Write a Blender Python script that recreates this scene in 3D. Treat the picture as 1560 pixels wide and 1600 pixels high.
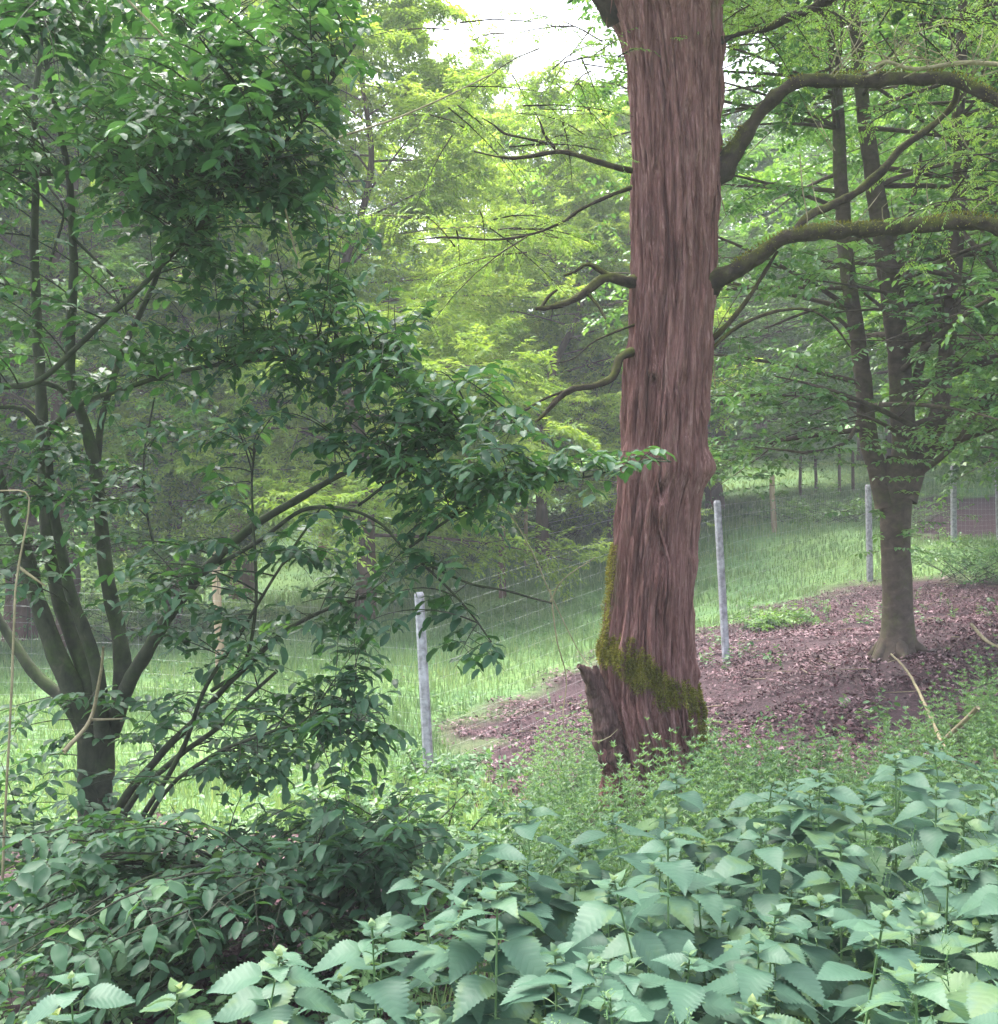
import bpy, math, random
import numpy as np
from mathutils import Vector

for o in list(bpy.data.objects):
    bpy.data.objects.remove(o)
S = bpy.context.scene
COL = S.collection
F = 1673.0          # focal length in photograph pixels (photograph 1560 wide)
CAMZ = 1.6

# ------------------------------------------------------------------ camera, sky, sun, exposure
cd = bpy.data.cameras.new("camera"); cam = bpy.data.objects.new("camera", cd); COL.objects.link(cam)
cam.location = (0, 0, CAMZ); cam.rotation_euler = (math.radians(90), 0, 0)
cd.sensor_fit = 'HORIZONTAL'; cd.sensor_width = 36; cd.lens = 36 * F / 1560
cd.clip_start = 0.05; cd.clip_end = 600
S.camera = cam
SUN_EL, SUN_AZ = math.radians(66), math.radians(-35)     # azimuth from +Y towards +X
w = bpy.data.worlds.new("World"); S.world = w; w.use_nodes = True
nt = w.node_tree; nt.nodes.clear()
out = nt.nodes.new('ShaderNodeOutputWorld'); bg = nt.nodes.new('ShaderNodeBackground')
sky = nt.nodes.new('ShaderNodeTexSky'); sky.sky_type = 'NISHITA'; sky.sun_disc = False
sky.sun_elevation = SUN_EL; sky.sun_rotation = SUN_AZ
sky.air_density = 1.0; sky.dust_density = 6.0; sky.ozone_density = 1.0
hs = nt.nodes.new('ShaderNodeHueSaturation'); hs.inputs['Saturation'].default_value = 0.55
nt.links.new(sky.outputs[0], hs.inputs['Color']); nt.links.new(hs.outputs[0], bg.inputs[0])
bg.inputs[1].default_value = 0.15
nt.links.new(bg.outputs[0], out.inputs[0])
sl = bpy.data.lights.new("sun", 'SUN'); sun = bpy.data.objects.new("sun", sl); COL.objects.link(sun)
sl.energy = 1.3; sl.angle = math.radians(50); sl.color = (1, .97, .92)
sdir = Vector((math.sin(SUN_AZ) * math.cos(SUN_EL), math.cos(SUN_AZ) * math.cos(SUN_EL), math.sin(SUN_EL)))
sun.rotation_euler = (-sdir).to_track_quat('-Z', 'Y').to_euler()
S.view_settings.view_transform = 'Standard'; S.view_settings.look = 'None'
S.view_settings.gamma = 1; S.view_settings.exposure = 2.6
S.render.engine = 'CYCLES'
S.cycles.max_bounces = 7; S.cycles.diffuse_bounces = 4; S.cycles.transmission_bounces = 4
S.cycles.glossy_bounces = 2; S.cycles.transparent_max_bounces = 4

rng = np.random.default_rng(7)

# ------------------------------------------------------------------ helpers
def P(px, py, d):
    return np.array([(px - 780) / F * d, d, CAMZ - (py - 800) / F * d])

def norm(v):
    v = np.asarray(v, float)
    return v / np.maximum(np.linalg.norm(v, axis=-1, keepdims=True), 1e-9)

def _h(ix, iy, iz, s):
    n = (ix.astype(np.int64) * 374761393 + iy.astype(np.int64) * 668265263 + iz.astype(np.int64) * 2147483647 // 3 + s * 974711) & 0xffffffff
    n = ((n ^ (n >> 13)) * 1274126177) & 0xffffffff
    n = ((n ^ (n >> 16)) * 2246822519) & 0xffffffff
    return ((n ^ (n >> 15)) & 0xffffff) / float(0xffffff)

def noise3(x, y, z, s=0):
    x, y, z = np.broadcast_arrays(np.asarray(x, float), np.asarray(y, float), np.asarray(z, float))
    ix, iy, iz = np.floor(x), np.floor(y), np.floor(z)
    fx, fy, fz = x - ix, y - iy, z - iz
    fx, fy, fz = [f * f * (3 - 2 * f) for f in (fx, fy, fz)]
    r = 0
    for a in (0, 1):
        for b in (0, 1):
            for c in (0, 1):
                wgt = (fx if a else 1 - fx) * (fy if b else 1 - fy) * (fz if c else 1 - fz)
                r = r + wgt * _h(ix + a, iy + b, iz + c, s)
    return r * 2 - 1

def fbm(x, y, z, s=0, o=4):
    r, a, f = 0, .5, 1
    for i in range(o):
        r = r + a * noise3(np.asarray(x) * f, np.asarray(y) * f, np.asarray(z) * f, s + i); a *= .5; f *= 2.03
    return r

class MB:
    """collects vertices and faces and links them as ONE mesh object"""
    def __init__(s): s.v = []; s.f = []; s.a = []; s.uv = []; s.n = 0
    def add(s, v, faces, a=None, uv=None):
        v = np.asarray(v, float).reshape(-1, 3)
        faces = np.asarray(faces)
        s.v.append(v); s.f.append(faces + s.n)
        a = np.zeros(len(v)) if a is None else np.broadcast_to(np.asarray(a, float), (len(v),))
        s.a.append(a)
        s.uv.append(np.zeros((len(v), 2)) if uv is None else np.asarray(uv, float))
        s.n += len(v)
    def mesh(s, name, mat, smooth=True):
        me = bpy.data.meshes.new(name)
        if s.n:
            V = np.concatenate(s.v); A = np.concatenate(s.a); U = np.concatenate(s.uv)
            loops = np.concatenate([f.ravel() for f in s.f]).astype(np.int32)
            sizes = np.concatenate([np.full(len(f), f.shape[1]) for f in s.f]).astype(np.int32)
            me.vertices.add(len(V)); me.vertices.foreach_set('co', V.astype(np.float32).ravel())
            me.loops.add(len(loops)); me.loops.foreach_set('vertex_index', loops)
            me.polygons.add(len(sizes))
            st = np.concatenate([[0], np.cumsum(sizes)[:-1]]).astype(np.int32)
            me.polygons.foreach_set('loop_start', st); me.polygons.foreach_set('loop_total', sizes)
            me.polygons.foreach_set('use_smooth', np.full(len(sizes), smooth))
            at = me.attributes.new('v', 'FLOAT', 'POINT'); at.data.foreach_set('value', A.astype(np.float32))
            if np.any(U):
                ul = me.uv_layers.new(name='UVMap'); ul.data.foreach_set('uv', U[loops].astype(np.float32).ravel())
            me.update(); me.validate()
        me.materials.append(mat)
        return me
    def build(s, name, mat, parent=None, smooth=True):
        o = bpy.data.objects.new(name, s.mesh(name, mat, smooth)); COL.objects.link(o)
        if parent is not None: link_child(o, parent)
        return o

def link_child(o, parent):
    """keep world coordinates when the thing's Empty is away from the origin"""
    o.parent = parent
    o.location = -Vector(parent.location) if not parent.get('local') else (0, 0, 0)

def tag(o, label=None, cat=None, group=None, kind=None):
    for k, x in (('label', label), ('category', cat), ('group', group), ('kind', kind)):
        if x: o[k] = x
    return o

def empty(name, loc, label, cat, group=None, local=False):
    o = bpy.data.objects.new(name, None); COL.objects.link(o); o.location = [float(c) for c in loc]
    o.empty_display_size = .2
    if local: o['local'] = 1
    return tag(o, label, cat, group)

def copy_tree(root, loc, rotz=0, scale=1, label=None, group=None, tilt=(0, 0)):
    r = root.copy(); COL.objects.link(r); r.location = [float(c) for c in loc]; r.rotation_euler = (tilt[0], tilt[1], rotz)
    r.scale = (scale,) * 3 if np.isscalar(scale) else scale
    if label: r['label'] = label
    if group: r['group'] = group
    for ch in list(root.children):
        c = ch.copy(); COL.objects.link(c); c.parent = r
    return r

def resample(pts, rad, step):
    pts = np.asarray(pts, float); rad = np.asarray(rad, float)
    n0 = len(pts)
    # catmull-rom
    ext = np.vstack([2 * pts[0] - pts[1], pts, 2 * pts[-1] - pts[-2]])
    re = np.concatenate([[rad[0]], rad, [rad[-1]]])
    o, ro = [], []
    for i in range(n0 - 1):
        L = np.linalg.norm(pts[i + 1] - pts[i]); m = max(2, int(L / step))
        t = np.linspace(0, 1, m, endpoint=False)[:, None]
        p0, p1, p2, p3 = ext[i], ext[i + 1], ext[i + 2], ext[i + 3]
        o.append(.5 * ((2 * p1) + (-p0 + p2) * t + (2 * p0 - 5 * p1 + 4 * p2 - p3) * t ** 2 + (-p0 + 3 * p1 - 3 * p2 + p3) * t ** 3))
        ro.append(re[i + 1] + (re[i + 2] - re[i + 1]) * t[:, 0])
    o.append(pts[-1:]); ro.append([rad[-1]])
    return np.vstack(o), np.concatenate(ro)

def tube(mb, pts, rad, ns=8, step=.08, rough=0., a=None, wob=0., seed=0, cap=True, freq=9):
    p, r = resample(pts, rad, step)
    if wob:
        q = p * 2.2
        p = p + wob * np.stack([fbm(q[:, 0], q[:, 1], q[:, 2], seed, 3), fbm(q[:, 0], q[:, 1], q[:, 2], seed + 9, 3), fbm(q[:, 0], q[:, 1], q[:, 2], seed + 17, 3)], 1) * np.minimum(1, np.arange(len(p)) / 4)[:, None]
    T = norm(np.gradient(p, axis=0))
    ref = np.array([0, 0, 1.]) if abs(T[:, 2]).mean() < .75 else np.array([0, 1., 0])
    U = norm(np.cross(T, ref)); W = np.cross(U, T)
    th = np.linspace(0, 2 * np.pi, ns, endpoint=False)
    ring = U[:, None, :] * np.cos(th)[None, :, None] + W[:, None, :] * np.sin(th)[None, :, None]
    rr = np.broadcast_to(r[:, None], (len(p), ns)).copy()
    if rough:
        q = p[:, None, :] + ring * r[:, None, None]
        rr *= 1 + rough * fbm(q[..., 0] * freq, q[..., 1] * freq, q[..., 2] * freq, seed + 3, 3)
    v = p[:, None, :] + ring * rr[..., None]
    n = len(p)
    i = np.arange(n - 1)[:, None] * ns; j = np.arange(ns)[None, :]; j2 = (j + 1) % ns
    f = np.stack([i + j, i + j2, i + ns + j2, i + ns + j], -1).reshape(-1, 4)
    up = ring[..., 2].reshape(-1) * .5 + .5
    base = mb.n
    mb.add(v.reshape(-1, 3), f, up if a is None else a)
    if cap:
        for k, idx in ((0, 0), (n - 1, (n - 1) * ns)):
            mb.f.append(np.array([[base + idx + q for q in range(ns)]])[:, ::(-1 if k else 1)])
    return p, r

def fast_tubes(mb, P0, D, L, B, R, K=5, ns=3, r1=.25):
    """many quadratic curves at once"""
    N = len(P0)
    if not N: return
    t = np.linspace(0, 1, K)
    p = P0[:, None, :] + D[:, None, :] * (L[:, None] * t)[..., None] + B[:, None, :] * (L[:, None] * t ** 2)[..., None]
    T = norm(D[:, None, :] + 2 * B[:, None, :] * t[None, :, None])
    ref = np.array([.3, .2, 1.]); U = norm(np.cross(T, ref)); W = np.cross(U, T)
    th = np.linspace(0, 2 * np.pi, ns, endpoint=False)
    r = R[:, None] * (1 - (1 - r1) * t)
    v = p[:, :, None, :] + (U[:, :, None, :] * np.cos(th)[:, None] + W[:, :, None, :] * np.sin(th)[:, None]) * r[:, :, None, None]
    a = np.arange(N)[:, None, None] * (K * ns); i = np.arange(K - 1)[None, :, None] * ns; j = np.arange(ns)[None, None, :]; j2 = (j + 1) % ns
    f = np.stack([a + i + j, a + i + j2, a + i + ns + j2, a + i + ns + j], -1).reshape(-1, 4)
    mb.add(v.reshape(-1, 3), f, .5)

# leaf outlines: (u across, v along, w lift), faces
def leaf_tpl(kind):
    if kind == 'quad':      # folded diamond
        v = np.array([[0, 0, 0], [-.5, .45, .10], [0, 1, -.08], [.5, .45, .10]]); f = np.array([[0, 3, 2, 1]])
        return v, f
    if kind == 'six':
        v = np.array([[0, 0, 0], [-.42, .28, .07], [-.40, .66, .03], [0, 1, -.12], [.40, .66, .03], [.42, .28, .07]])
        return v, np.array([[0, 5, 4, 3], [0, 3, 2, 1]])
    if kind == 'oval':
        s = np.array([0, .12, .3, .5, .7, .87, 1]); wd = np.array([0, .30, .47, .5, .42, .24, 0])
    vs = []; fs = []
    n = len(s)
    for k in range(n):
        lift = -.20 * s[k] ** 2 + .03 * math.sin(k * 2.1)
        for u in (-1, 0, 1):
            vs.append([u * wd[k], s[k], lift + (.09 if u else 0) * (wd[k] * 2)])
    for k in range(n - 1):
        for q in (0, 1):
            a = k * 3 + q; fs.append([a, a + 1, a + 4, a + 3])
    return np.array(vs), np.array(fs)

def leaves(mb, pos, d, nrm, ln, wd, kind='quad', a=None, curl=None):
    V, Fc = leaf_tpl(kind)
    N = len(pos)
    if not N: return
    d = norm(d); s = norm(np.cross(d, nrm)); n = np.cross(s, d)
    ln = np.broadcast_to(ln, (N,)); wd = np.broadcast_to(wd, (N,))
    w_ = V[:, 2][None, :] * (np.ones(N) if curl is None else curl)[:, None]
    p = pos[:, None, :] + s[:, None, :] * (V[:, 0][None, :] * wd[:, None])[..., None] + d[:, None, :] * (V[:, 1][None, :] * ln[:, None])[..., None] + n[:, None, :] * (w_ * ln[:, None])[..., None]
    nv = len(V)
    f = (np.arange(N)[:, None, None] * nv + Fc[None]).reshape(-1, Fc.shape[1])
    at = rng.random(N) if a is None else a
    mb.add(p.reshape(-1, 3), f, np.repeat(at, nv))

def twig_leaves(mb, P0, D, L, B, n, ln, wd, kind='quad', spread=.9, tilt=.35, droop=.15, t0=.1, pair=False, a=None, jit=.15):
    """n leaves alternately along each quadratic twig, in a loosely flat spray"""
    N = len(P0)
    k = np.arange(n)
    kk = (k // 2) if pair else k
    t = t0 + (1 - t0) * (kk + .5) / max(1, kk.max() + 1)
    t = np.clip(t[None, :] + (rng.random((N, n)) - .5) * .06, 0, 1)
    sg = np.where(k % 2 == 0, 1., -1.)[None, :]
    pos = P0[:, None] + D[:, None] * (L[:, None] * t)[..., None] + B[:, None] * (L[:, None] * t ** 2)[..., None]
    T = norm(D[:, None] + 2 * B[:, None] * t[..., None])
    Z = np.array([0, 0, 1.])
    side = norm(np.cross(T, Z + rng.normal(0, .25, (N, 1, 3))))
    fw = 1 - spread * (1 - .6 * t ** 3)
    dr = T * np.maximum(fw, .15)[..., None] + side * (sg * spread * (1 - .6 * t ** 4))[..., None] + rng.normal(0, jit, (N, n, 3)) - Z * droop
    nr = Z + rng.normal(0, tilt, (N, n, 3))
    m = N * n
    l_ = ln * (.7 + .5 * rng.random(m)); 
    av = None
    if a is not None: av = np.clip(np.repeat(a, n) + rng.normal(0, .16, m), 0, 1)
    leaves(mb, pos.reshape(m, 3), dr.reshape(m, 3), nr.reshape(m, 3), l_, l_ * wd * (.85 + .3 * rng.random(m)), kind, av)

def children(c, n, ang, lf, t0=.2, t1=1., bend=(0, 0, -.15), flat=.5, lj=.35, rf=.4, jit=.2, minl=0):
    """c = (P0,D,L,B,R) curves; n side shoots on each"""
    P0, D, L, B, R = c
    N = len(P0)
    t = t0 + (t1 - t0) * (np.arange(n)[None, :] + rng.random((N, n))) / n
    pos = P0[:, None] + D[:, None] * (L[:, None] * t)[..., None] + B[:, None] * (L[:, None] * t ** 2)[..., None]
    T = norm(D[:, None] + 2 * B[:, None] * t[..., None])
    sg = np.where(np.arange(n) % 2 == 0, 1., -1.)[None, :] * np.where(rng.random((N, 1)) < .5, 1, -1)
    Z = np.array([0, 0, 1.])
    up = norm(Z + rng.normal(0, (1 - flat), (N, n, 3)))
    side = norm(np.cross(T, up)) * sg[..., None]
    an = ang * (.75 + .5 * rng.random((N, n)))
    d = norm(T * np.cos(an)[..., None] + side * np.sin(an)[..., None] + rng.normal(0, jit, (N, n, 3)))
    l_ = np.maximum(L[:, None] * lf * (1.15 - .75 * t) * (1 - lj + 2 * lj * rng.random((N, n))), minl)
    r_ = np.maximum(R[:, None] * (1 - .7 * t) * rf, .0015)
    m = N * n
    b = np.broadcast_to(np.asarray(bend, float), (m, 3)) + rng.normal(0, .08, (m, 3))
    return pos.reshape(m, 3), d.reshape(m, 3), l_.reshape(m), b, r_.reshape(m)

def sub(c, mask): return tuple(x[mask] for x in c)
def cat(*cs): return tuple(np.concatenate([c[i] for c in cs]) for i in range(5))

# ------------------------------------------------------------------ materials
def mat(name):
    m = bpy.data.materials.new(name); m.use_nodes = True
    n = m.node_tree; n.nodes.clear()
    return m, n, n.nodes.new('ShaderNodeOutputMaterial')

def N_(n, t, **kw):
    x = n.nodes.new(t)
    for k, v in kw.items():
        if k in x.inputs: x.inputs[k].default_value = v
        else: setattr(x, k, v)
    return x

def ramp(n, fac, stops):
    r = n.nodes.new('ShaderNodeValToRGB'); e = r.color_ramp.elements
    while len(e) < len(stops): e.new(.5)
    for el, (p, c) in zip(e, stops): el.position = p; el.color = (*c, 1)
    if fac is not None: n.links.new(fac, r.inputs[0])
    return r

def leaf_mat(name, stops, rough=.42, trans=.4, tcol=(1.35, 1.25, .55), spec=.45, clump=1.2, back=1.0):
    m, n, o = mat(name)
    at = N_(n, 'ShaderNodeAttribute', attribute_name='v')
    geo = N_(n, 'ShaderNodeTexCoord')
    nz = N_(n, 'ShaderNodeTexNoise'); nz.inputs['Scale'].default_value = clump; nz.inputs['Detail'].default_value = 3
    n.links.new(geo.outputs['Object'], nz.inputs['Vector'])
    mx = N_(n, 'ShaderNodeMath', operation='MULTIPLY_ADD'); mx.inputs[1].default_value = .55
    n.links.new(at.outputs['Fac'], mx.inputs[0])
    m2 = N_(n, 'ShaderNodeMath', operation='MULTIPLY_ADD'); m2.inputs[1].default_value = .9; m2.inputs[2].default_value = -.22
    n.links.new(nz.outputs['Fac'], m2.inputs[0]); n.links.new(m2.outputs[0], mx.inputs[2])
    r = ramp(n, mx.outputs[0], stops)
    b = N_(n, 'ShaderNodeBsdfPrincipled'); n.links.new(r.outputs[0], b.inputs['Base Color'])
    b.inputs['Roughness'].default_value = rough; b.inputs['Specular IOR Level'].default_value = spec
    tc = N_(n, 'ShaderNodeMix', data_type='RGBA', blend_type='MULTIPLY'); tc.inputs[0].default_value = 1
    n.links.new(r.outputs[0], tc.inputs[6]); tc.inputs[7].default_value = (*tcol, 1)
    t = N_(n, 'ShaderNodeBsdfTranslucent'); n.links.new(tc.outputs[2], t.inputs['Color'])
    ms = N_(n, 'ShaderNodeMixShader'); ms.inputs[0].default_value = trans
    n.links.new(b.outputs[0], ms.inputs[1]); n.links.new(t.outputs[0], ms.inputs[2]); n.links.new(ms.outputs[0], o.inputs[0])
    return m

def bark_mat(name, stops, scale=(9, 9, 2), bump=.5, moss=None, mscale=3., mlo=.45, mhi=.6, rough=.9, mossup=0.):
    """stops colour the fibres; moss green where attribute v (upper side) and noise allow"""
    m, n, o = mat(name)
    tc = N_(n, 'ShaderNodeTexCoord'); mp = N_(n, 'ShaderNodeMapping'); mp.inputs['Scale'].default_value = scale
    n.links.new(tc.outputs['Object'], mp.inputs[0])
    nz = N_(n, 'ShaderNodeTexNoise'); nz.inputs['Scale'].default_value = 1; nz.inputs['Detail'].default_value = 8; nz.inputs['Roughness'].default_value = .65; nz.inputs['Distortion'].default_value = .6
    n.links.new(mp.outputs[0], nz.inputs['Vector'])
    r = ramp(n, nz.outputs['Fac'], stops)
    col = r.outputs[0]
    if moss:
        at = N_(n, 'ShaderNodeAttribute', attribute_name='v')
        n2 = N_(n, 'ShaderNodeTexNoise'); n2.inputs['Scale'].default_value = mscale; n2.inputs['Detail'].default_value = 6; n2.inputs['Roughness'].default_value = .7
        n.links.new(tc.outputs['Object'], n2.inputs['Vector'])
        ma = N_(n, 'ShaderNodeMath', operation='MULTIPLY_ADD'); ma.inputs[1].default_value = mossup if mossup else .0
        n.links.new(at.outputs['Fac'], ma.inputs[0]); n.links.new(n2.outputs['Fac'], ma.inputs[2])
        mr = N_(n, 'ShaderNodeMapRange'); mr.inputs['From Min'].default_value = mlo; mr.inputs['From Max'].default_value = mhi
        n.links.new(ma.outputs[0], mr.inputs['Value'])
        n3 = N_(n, 'ShaderNodeTexNoise'); n3.inputs['Scale'].default_value = 40; n3.inputs['Detail'].default_value = 3
        n.links.new(tc.outputs['Object'], n3.inputs['Vector'])
        mc = ramp(n, n3.outputs['Fac'], [(.3, tuple(c * .55 for c in moss)), (.7, moss)])
        mi = N_(n, 'ShaderNodeMix', data_type='RGBA'); n.links.new(mr.outputs[0], mi.inputs[0]); n.links.new(col, mi.inputs[6]); n.links.new(mc.outputs[0], mi.inputs[7])
        col = mi.outputs[2]
    b = N_(n, 'ShaderNodeBsdfPrincipled'); n.links.new(col, b.inputs['Base Color']); b.inputs['Roughness'].default_value = rough
    b.inputs['Specular IOR Level'].default_value = .2
    if bump:
        bp = N_(n, 'ShaderNodeBump'); bp.inputs['Strength'].default_value = bump; bp.inputs['Distance'].default_value = .02
        n.links.new(nz.outputs['Fac'], bp.inputs['Height']); n.links.new(bp.outputs[0], b.inputs['Normal'])
    n.links.new(b.outputs[0], o.inputs[0])
    return m

M = {}
M['lime'] = leaf_mat('feathery_lime_leaves', [(.15, (.13, .25, .05)), (.5, (.26, .41, .085)), (.85, (.43, .57, .15))], trans=.5, rough=.5)
M['green'] = leaf_mat('broad_green_leaves', [(.15, (.045, .12, .03)), (.5, (.09, .21, .05)), (.85, (.19, .35, .085))], trans=.42, rough=.35)
M['far'] = leaf_mat('distant_leaves', [(.15, (.08, .17, .05)), (.5, (.15, .29, .08)), (.85, (.27, .42, .13))], trans=.45, rough=.5, clump=.25)
M['dark'] = leaf_mat('dark_green_leaves', [(.15, (.04, .10, .045)), (.5, (.08, .18, .07)), (.85, (.16, .29, .11))], trans=.42, rough=.35)
M['beech'] = leaf_mat('beech_leaves', [(.15, (.045, .12, .045)), (.5, (.09, .21, .08)), (.85, (.19, .34, .12))], trans=.42, rough=.36)
M['shrub'] = leaf_mat('shrub_leaves', [(.12, (.021, .062, .034)), (.45, (.044, .112, .060)), (.75, (.082, .170, .092)), (.95, (.16, .25, .10))], trans=.36, rough=.5, tcol=(1.4, 1.5, .45), spec=.35, clump=1.6)
M['pale'] = leaf_mat('pale_bush_leaves', [(.15, (.05, .13, .05)), (.5, (.10, .22, .09)), (.85, (.20, .34, .14))], trans=.4)
M['herb'] = leaf_mat('herb_leaves', [(.15, (.04, .10, .045)), (.5, (.085, .19, .08)), (.85, (.17, .30, .13))], trans=.4, rough=.5, clump=2.)
M['grass'] = leaf_mat('grass_blades', [(.15, (.09, .17, .085)), (.45, (.17, .285, .14)), (.8, (.31, .41, .22)), (1., (.46, .5, .32))], trans=.4, rough=.55, clump=.5)
M['litter'] = leaf_mat('dead_leaf_litter', [(.15, (.016, .006, .009)), (.4, (.058, .022, .030)), (.64, (.12, .052, .067)), (.86, (.33, .22, .25))], trans=.12, rough=.6, tcol=(1, .9, .7), clump=2.)
M['beechbark'] = bark_mat('beech_bark', [(.3, (.045, .034, .026)), (.6, (.095, .072, .058)), (.8, (.15, .12, .095))], (10, 10, 14), .25, moss=(.09, .11, .03), mscale=2.5, mlo=.5, mhi=.75)
M['limb'] = bark_mat('mossy_limb_bark', [(.3, (.02, .016, .013)), (.6, (.055, .04, .032)), (.8, (.12, .09, .065))], (14, 14, 14), .8, moss=(.10, .11, .022), mscale=7, mlo=.68, mhi=.92, mossup=.42)
M['stem'] = bark_mat('shrub_stem_bark', [(.3, (.022, .028, .02)), (.6, (.055, .06, .042)), (.8, (.11, .105, .075))], (16, 16, 10), .4, moss=(.06, .10, .03), mscale=5, mlo=.6, mhi=.9, mossup=.25)
M['farbark'] = bark_mat('distant_bark', [(.3, (.06, .04, .035)), (.6, (.14, .095, .08)), (.8, (.24, .17, .15))], (8, 8, 2), .5)
M['redbark'] = bark_mat('far_red_bark', [(.3, (.10, .055, .05)), (.6, (.20, .115, .10)), (.8, (.30, .19, .17))], (8, 8, 1.5), .5)
M['twig'] = bark_mat('pale_dead_twig', [(.3, (.16, .14, .08)), (.7, (.34, .29, .19))], (20, 20, 20), .2)
M['peeled'] = bark_mat('peeled_wood', [(.3, (.26, .18, .12)), (.6, (.46, .34, .25)), (.8, (.6, .47, .36))], (10, 10, 3), .3)

# trunk material: stringy reddish bark, algae where v says so
def trunk_material():
    m, n, o = mat('stringy_red_bark')
    tc = N_(n, 'ShaderNodeTexCoord')
    def nz(sc, detail, dist=0., scale=1., rough=.6):
        mp = N_(n, 'ShaderNodeMapping'); mp.inputs['Scale'].default_value = sc
        n.links.new(tc.outputs['Object'], mp.inputs[0])
        z = N_(n, 'ShaderNodeTexNoise'); z.inputs['Scale'].default_value = scale; z.inputs['Detail'].default_value = detail; z.inputs['Distortion'].default_value = dist; z.inputs['Roughness'].default_value = rough
        n.links.new(mp.outputs[0], z.inputs['Vector']); return z
    fib = nz((44, 44, 3.2), 10, 1.5, 1., .74)
    big = nz((13, 13, 1.8), 6, .6)
    r1 = ramp(n, fib.outputs['Fac'], [(.30, (.042, .021, .017)), (.44, (.165, .082, .072)), (.58, (.285, .168, .155)), (.76, (.53, .41, .40))])
    r2 = ramp(n, big.outputs['Fac'], [(.3, (.45, .38, .38)), (.5, (.9, .78, .78)), (.7, (1.15, 1.12, 1.15))])
    mu = N_(n, 'ShaderNodeMix', data_type='RGBA', blend_type='MULTIPLY'); mu.inputs[0].default_value = 1
    n.links.new(r1.outputs[0], mu.inputs[6]); n.links.new(r2.outputs[0], mu.inputs[7])
    at = N_(n, 'ShaderNodeAttribute', attribute_name='v')
    mn = nz((9, 9, 6), 6)
    ad = N_(n, 'ShaderNodeMath', operation='ADD'); n.links.new(at.outputs['Fac'], ad.inputs[0]); n.links.new(mn.outputs['Fac'], ad.inputs[1])
    mr = N_(n, 'ShaderNodeMapRange'); mr.inputs['From Min'].default_value = .85; mr.inputs['From Max'].default_value = 1.25
    n.links.new(ad.outputs[0], mr.inputs['Value'])
    fm = ramp(n, fib.outputs['Fac'], [(.3, (.035, .045, .015)), (.7, (.12, .14, .045))])
    mi = N_(n, 'ShaderNodeMix', data_type='RGBA'); n.links.new(mr.outputs[0], mi.inputs[0]); n.links.new(mu.outputs[2], mi.inputs[6]); n.links.new(fm.outputs[0], mi.inputs[7])
    b = N_(n, 'ShaderNodeBsdfPrincipled'); n.links.new(mi.outputs[2], b.inputs['Base Color']); b.inputs['Roughness'].default_value = .85; b.inputs['Specular IOR Level'].default_value = .25
    bp = N_(n, 'ShaderNodeBump'); bp.inputs['Strength'].default_value = 1.; bp.inputs['Distance'].default_value = .02
    n.links.new(fib.outputs['Fac'], bp.inputs['Height']); n.links.new(bp.outputs[0], b.inputs['Normal'])
    n.links.new(b.outputs[0], o.inputs[0]); return m
M['trunk'] = trunk_material()
def moss_material():
    return leaf_mat('moss_tufts', [(.15, (.07, .075, .014)), (.5, (.165, .165, .032)), (.9, (.32, .30, .06))], trans=.2, rough=.8, spec=.1, clump=9)
M['moss'] = moss_material()

def simple(name, c0, c1, sc=20, rough=.6, metal=0, bump=.2):
    m, n, o = mat(name)
    tc = N_(n, 'ShaderNodeTexCoord'); z = N_(n, 'ShaderNodeTexNoise'); z.inputs['Scale'].default_value = sc; z.inputs['Detail'].default_value = 6
    n.links.new(tc.outputs['Object'], z.inputs['Vector'])
    r = ramp(n, z.outputs['Fac'], [(.3, c0), (.7, c1)])
    b = N_(n, 'ShaderNodeBsdfPrincipled'); n.links.new(r.outputs[0], b.inputs['Base Color']); b.inputs['Roughness'].default_value = rough; b.inputs['Metallic'].default_value = metal
    bp = N_(n, 'ShaderNodeBump'); bp.inputs['Strength'].default_value = bump; bp.inputs['Distance'].default_value = .01
    n.links.new(z.outputs['Fac'], bp.inputs['Height']); n.links.new(bp.outputs[0], b.inputs['Normal'])
    n.links.new(b.outputs[0], o.inputs[0]); return m
M['post'] = simple('weathered_grey_post', (.16, .155, .17), (.44, .435, .50), 18, bump=.6)
M['wire'] = simple('galvanised_wire', (.45, .46, .48), (.65, .66, .68), 30, .4, .6, 0)

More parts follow.
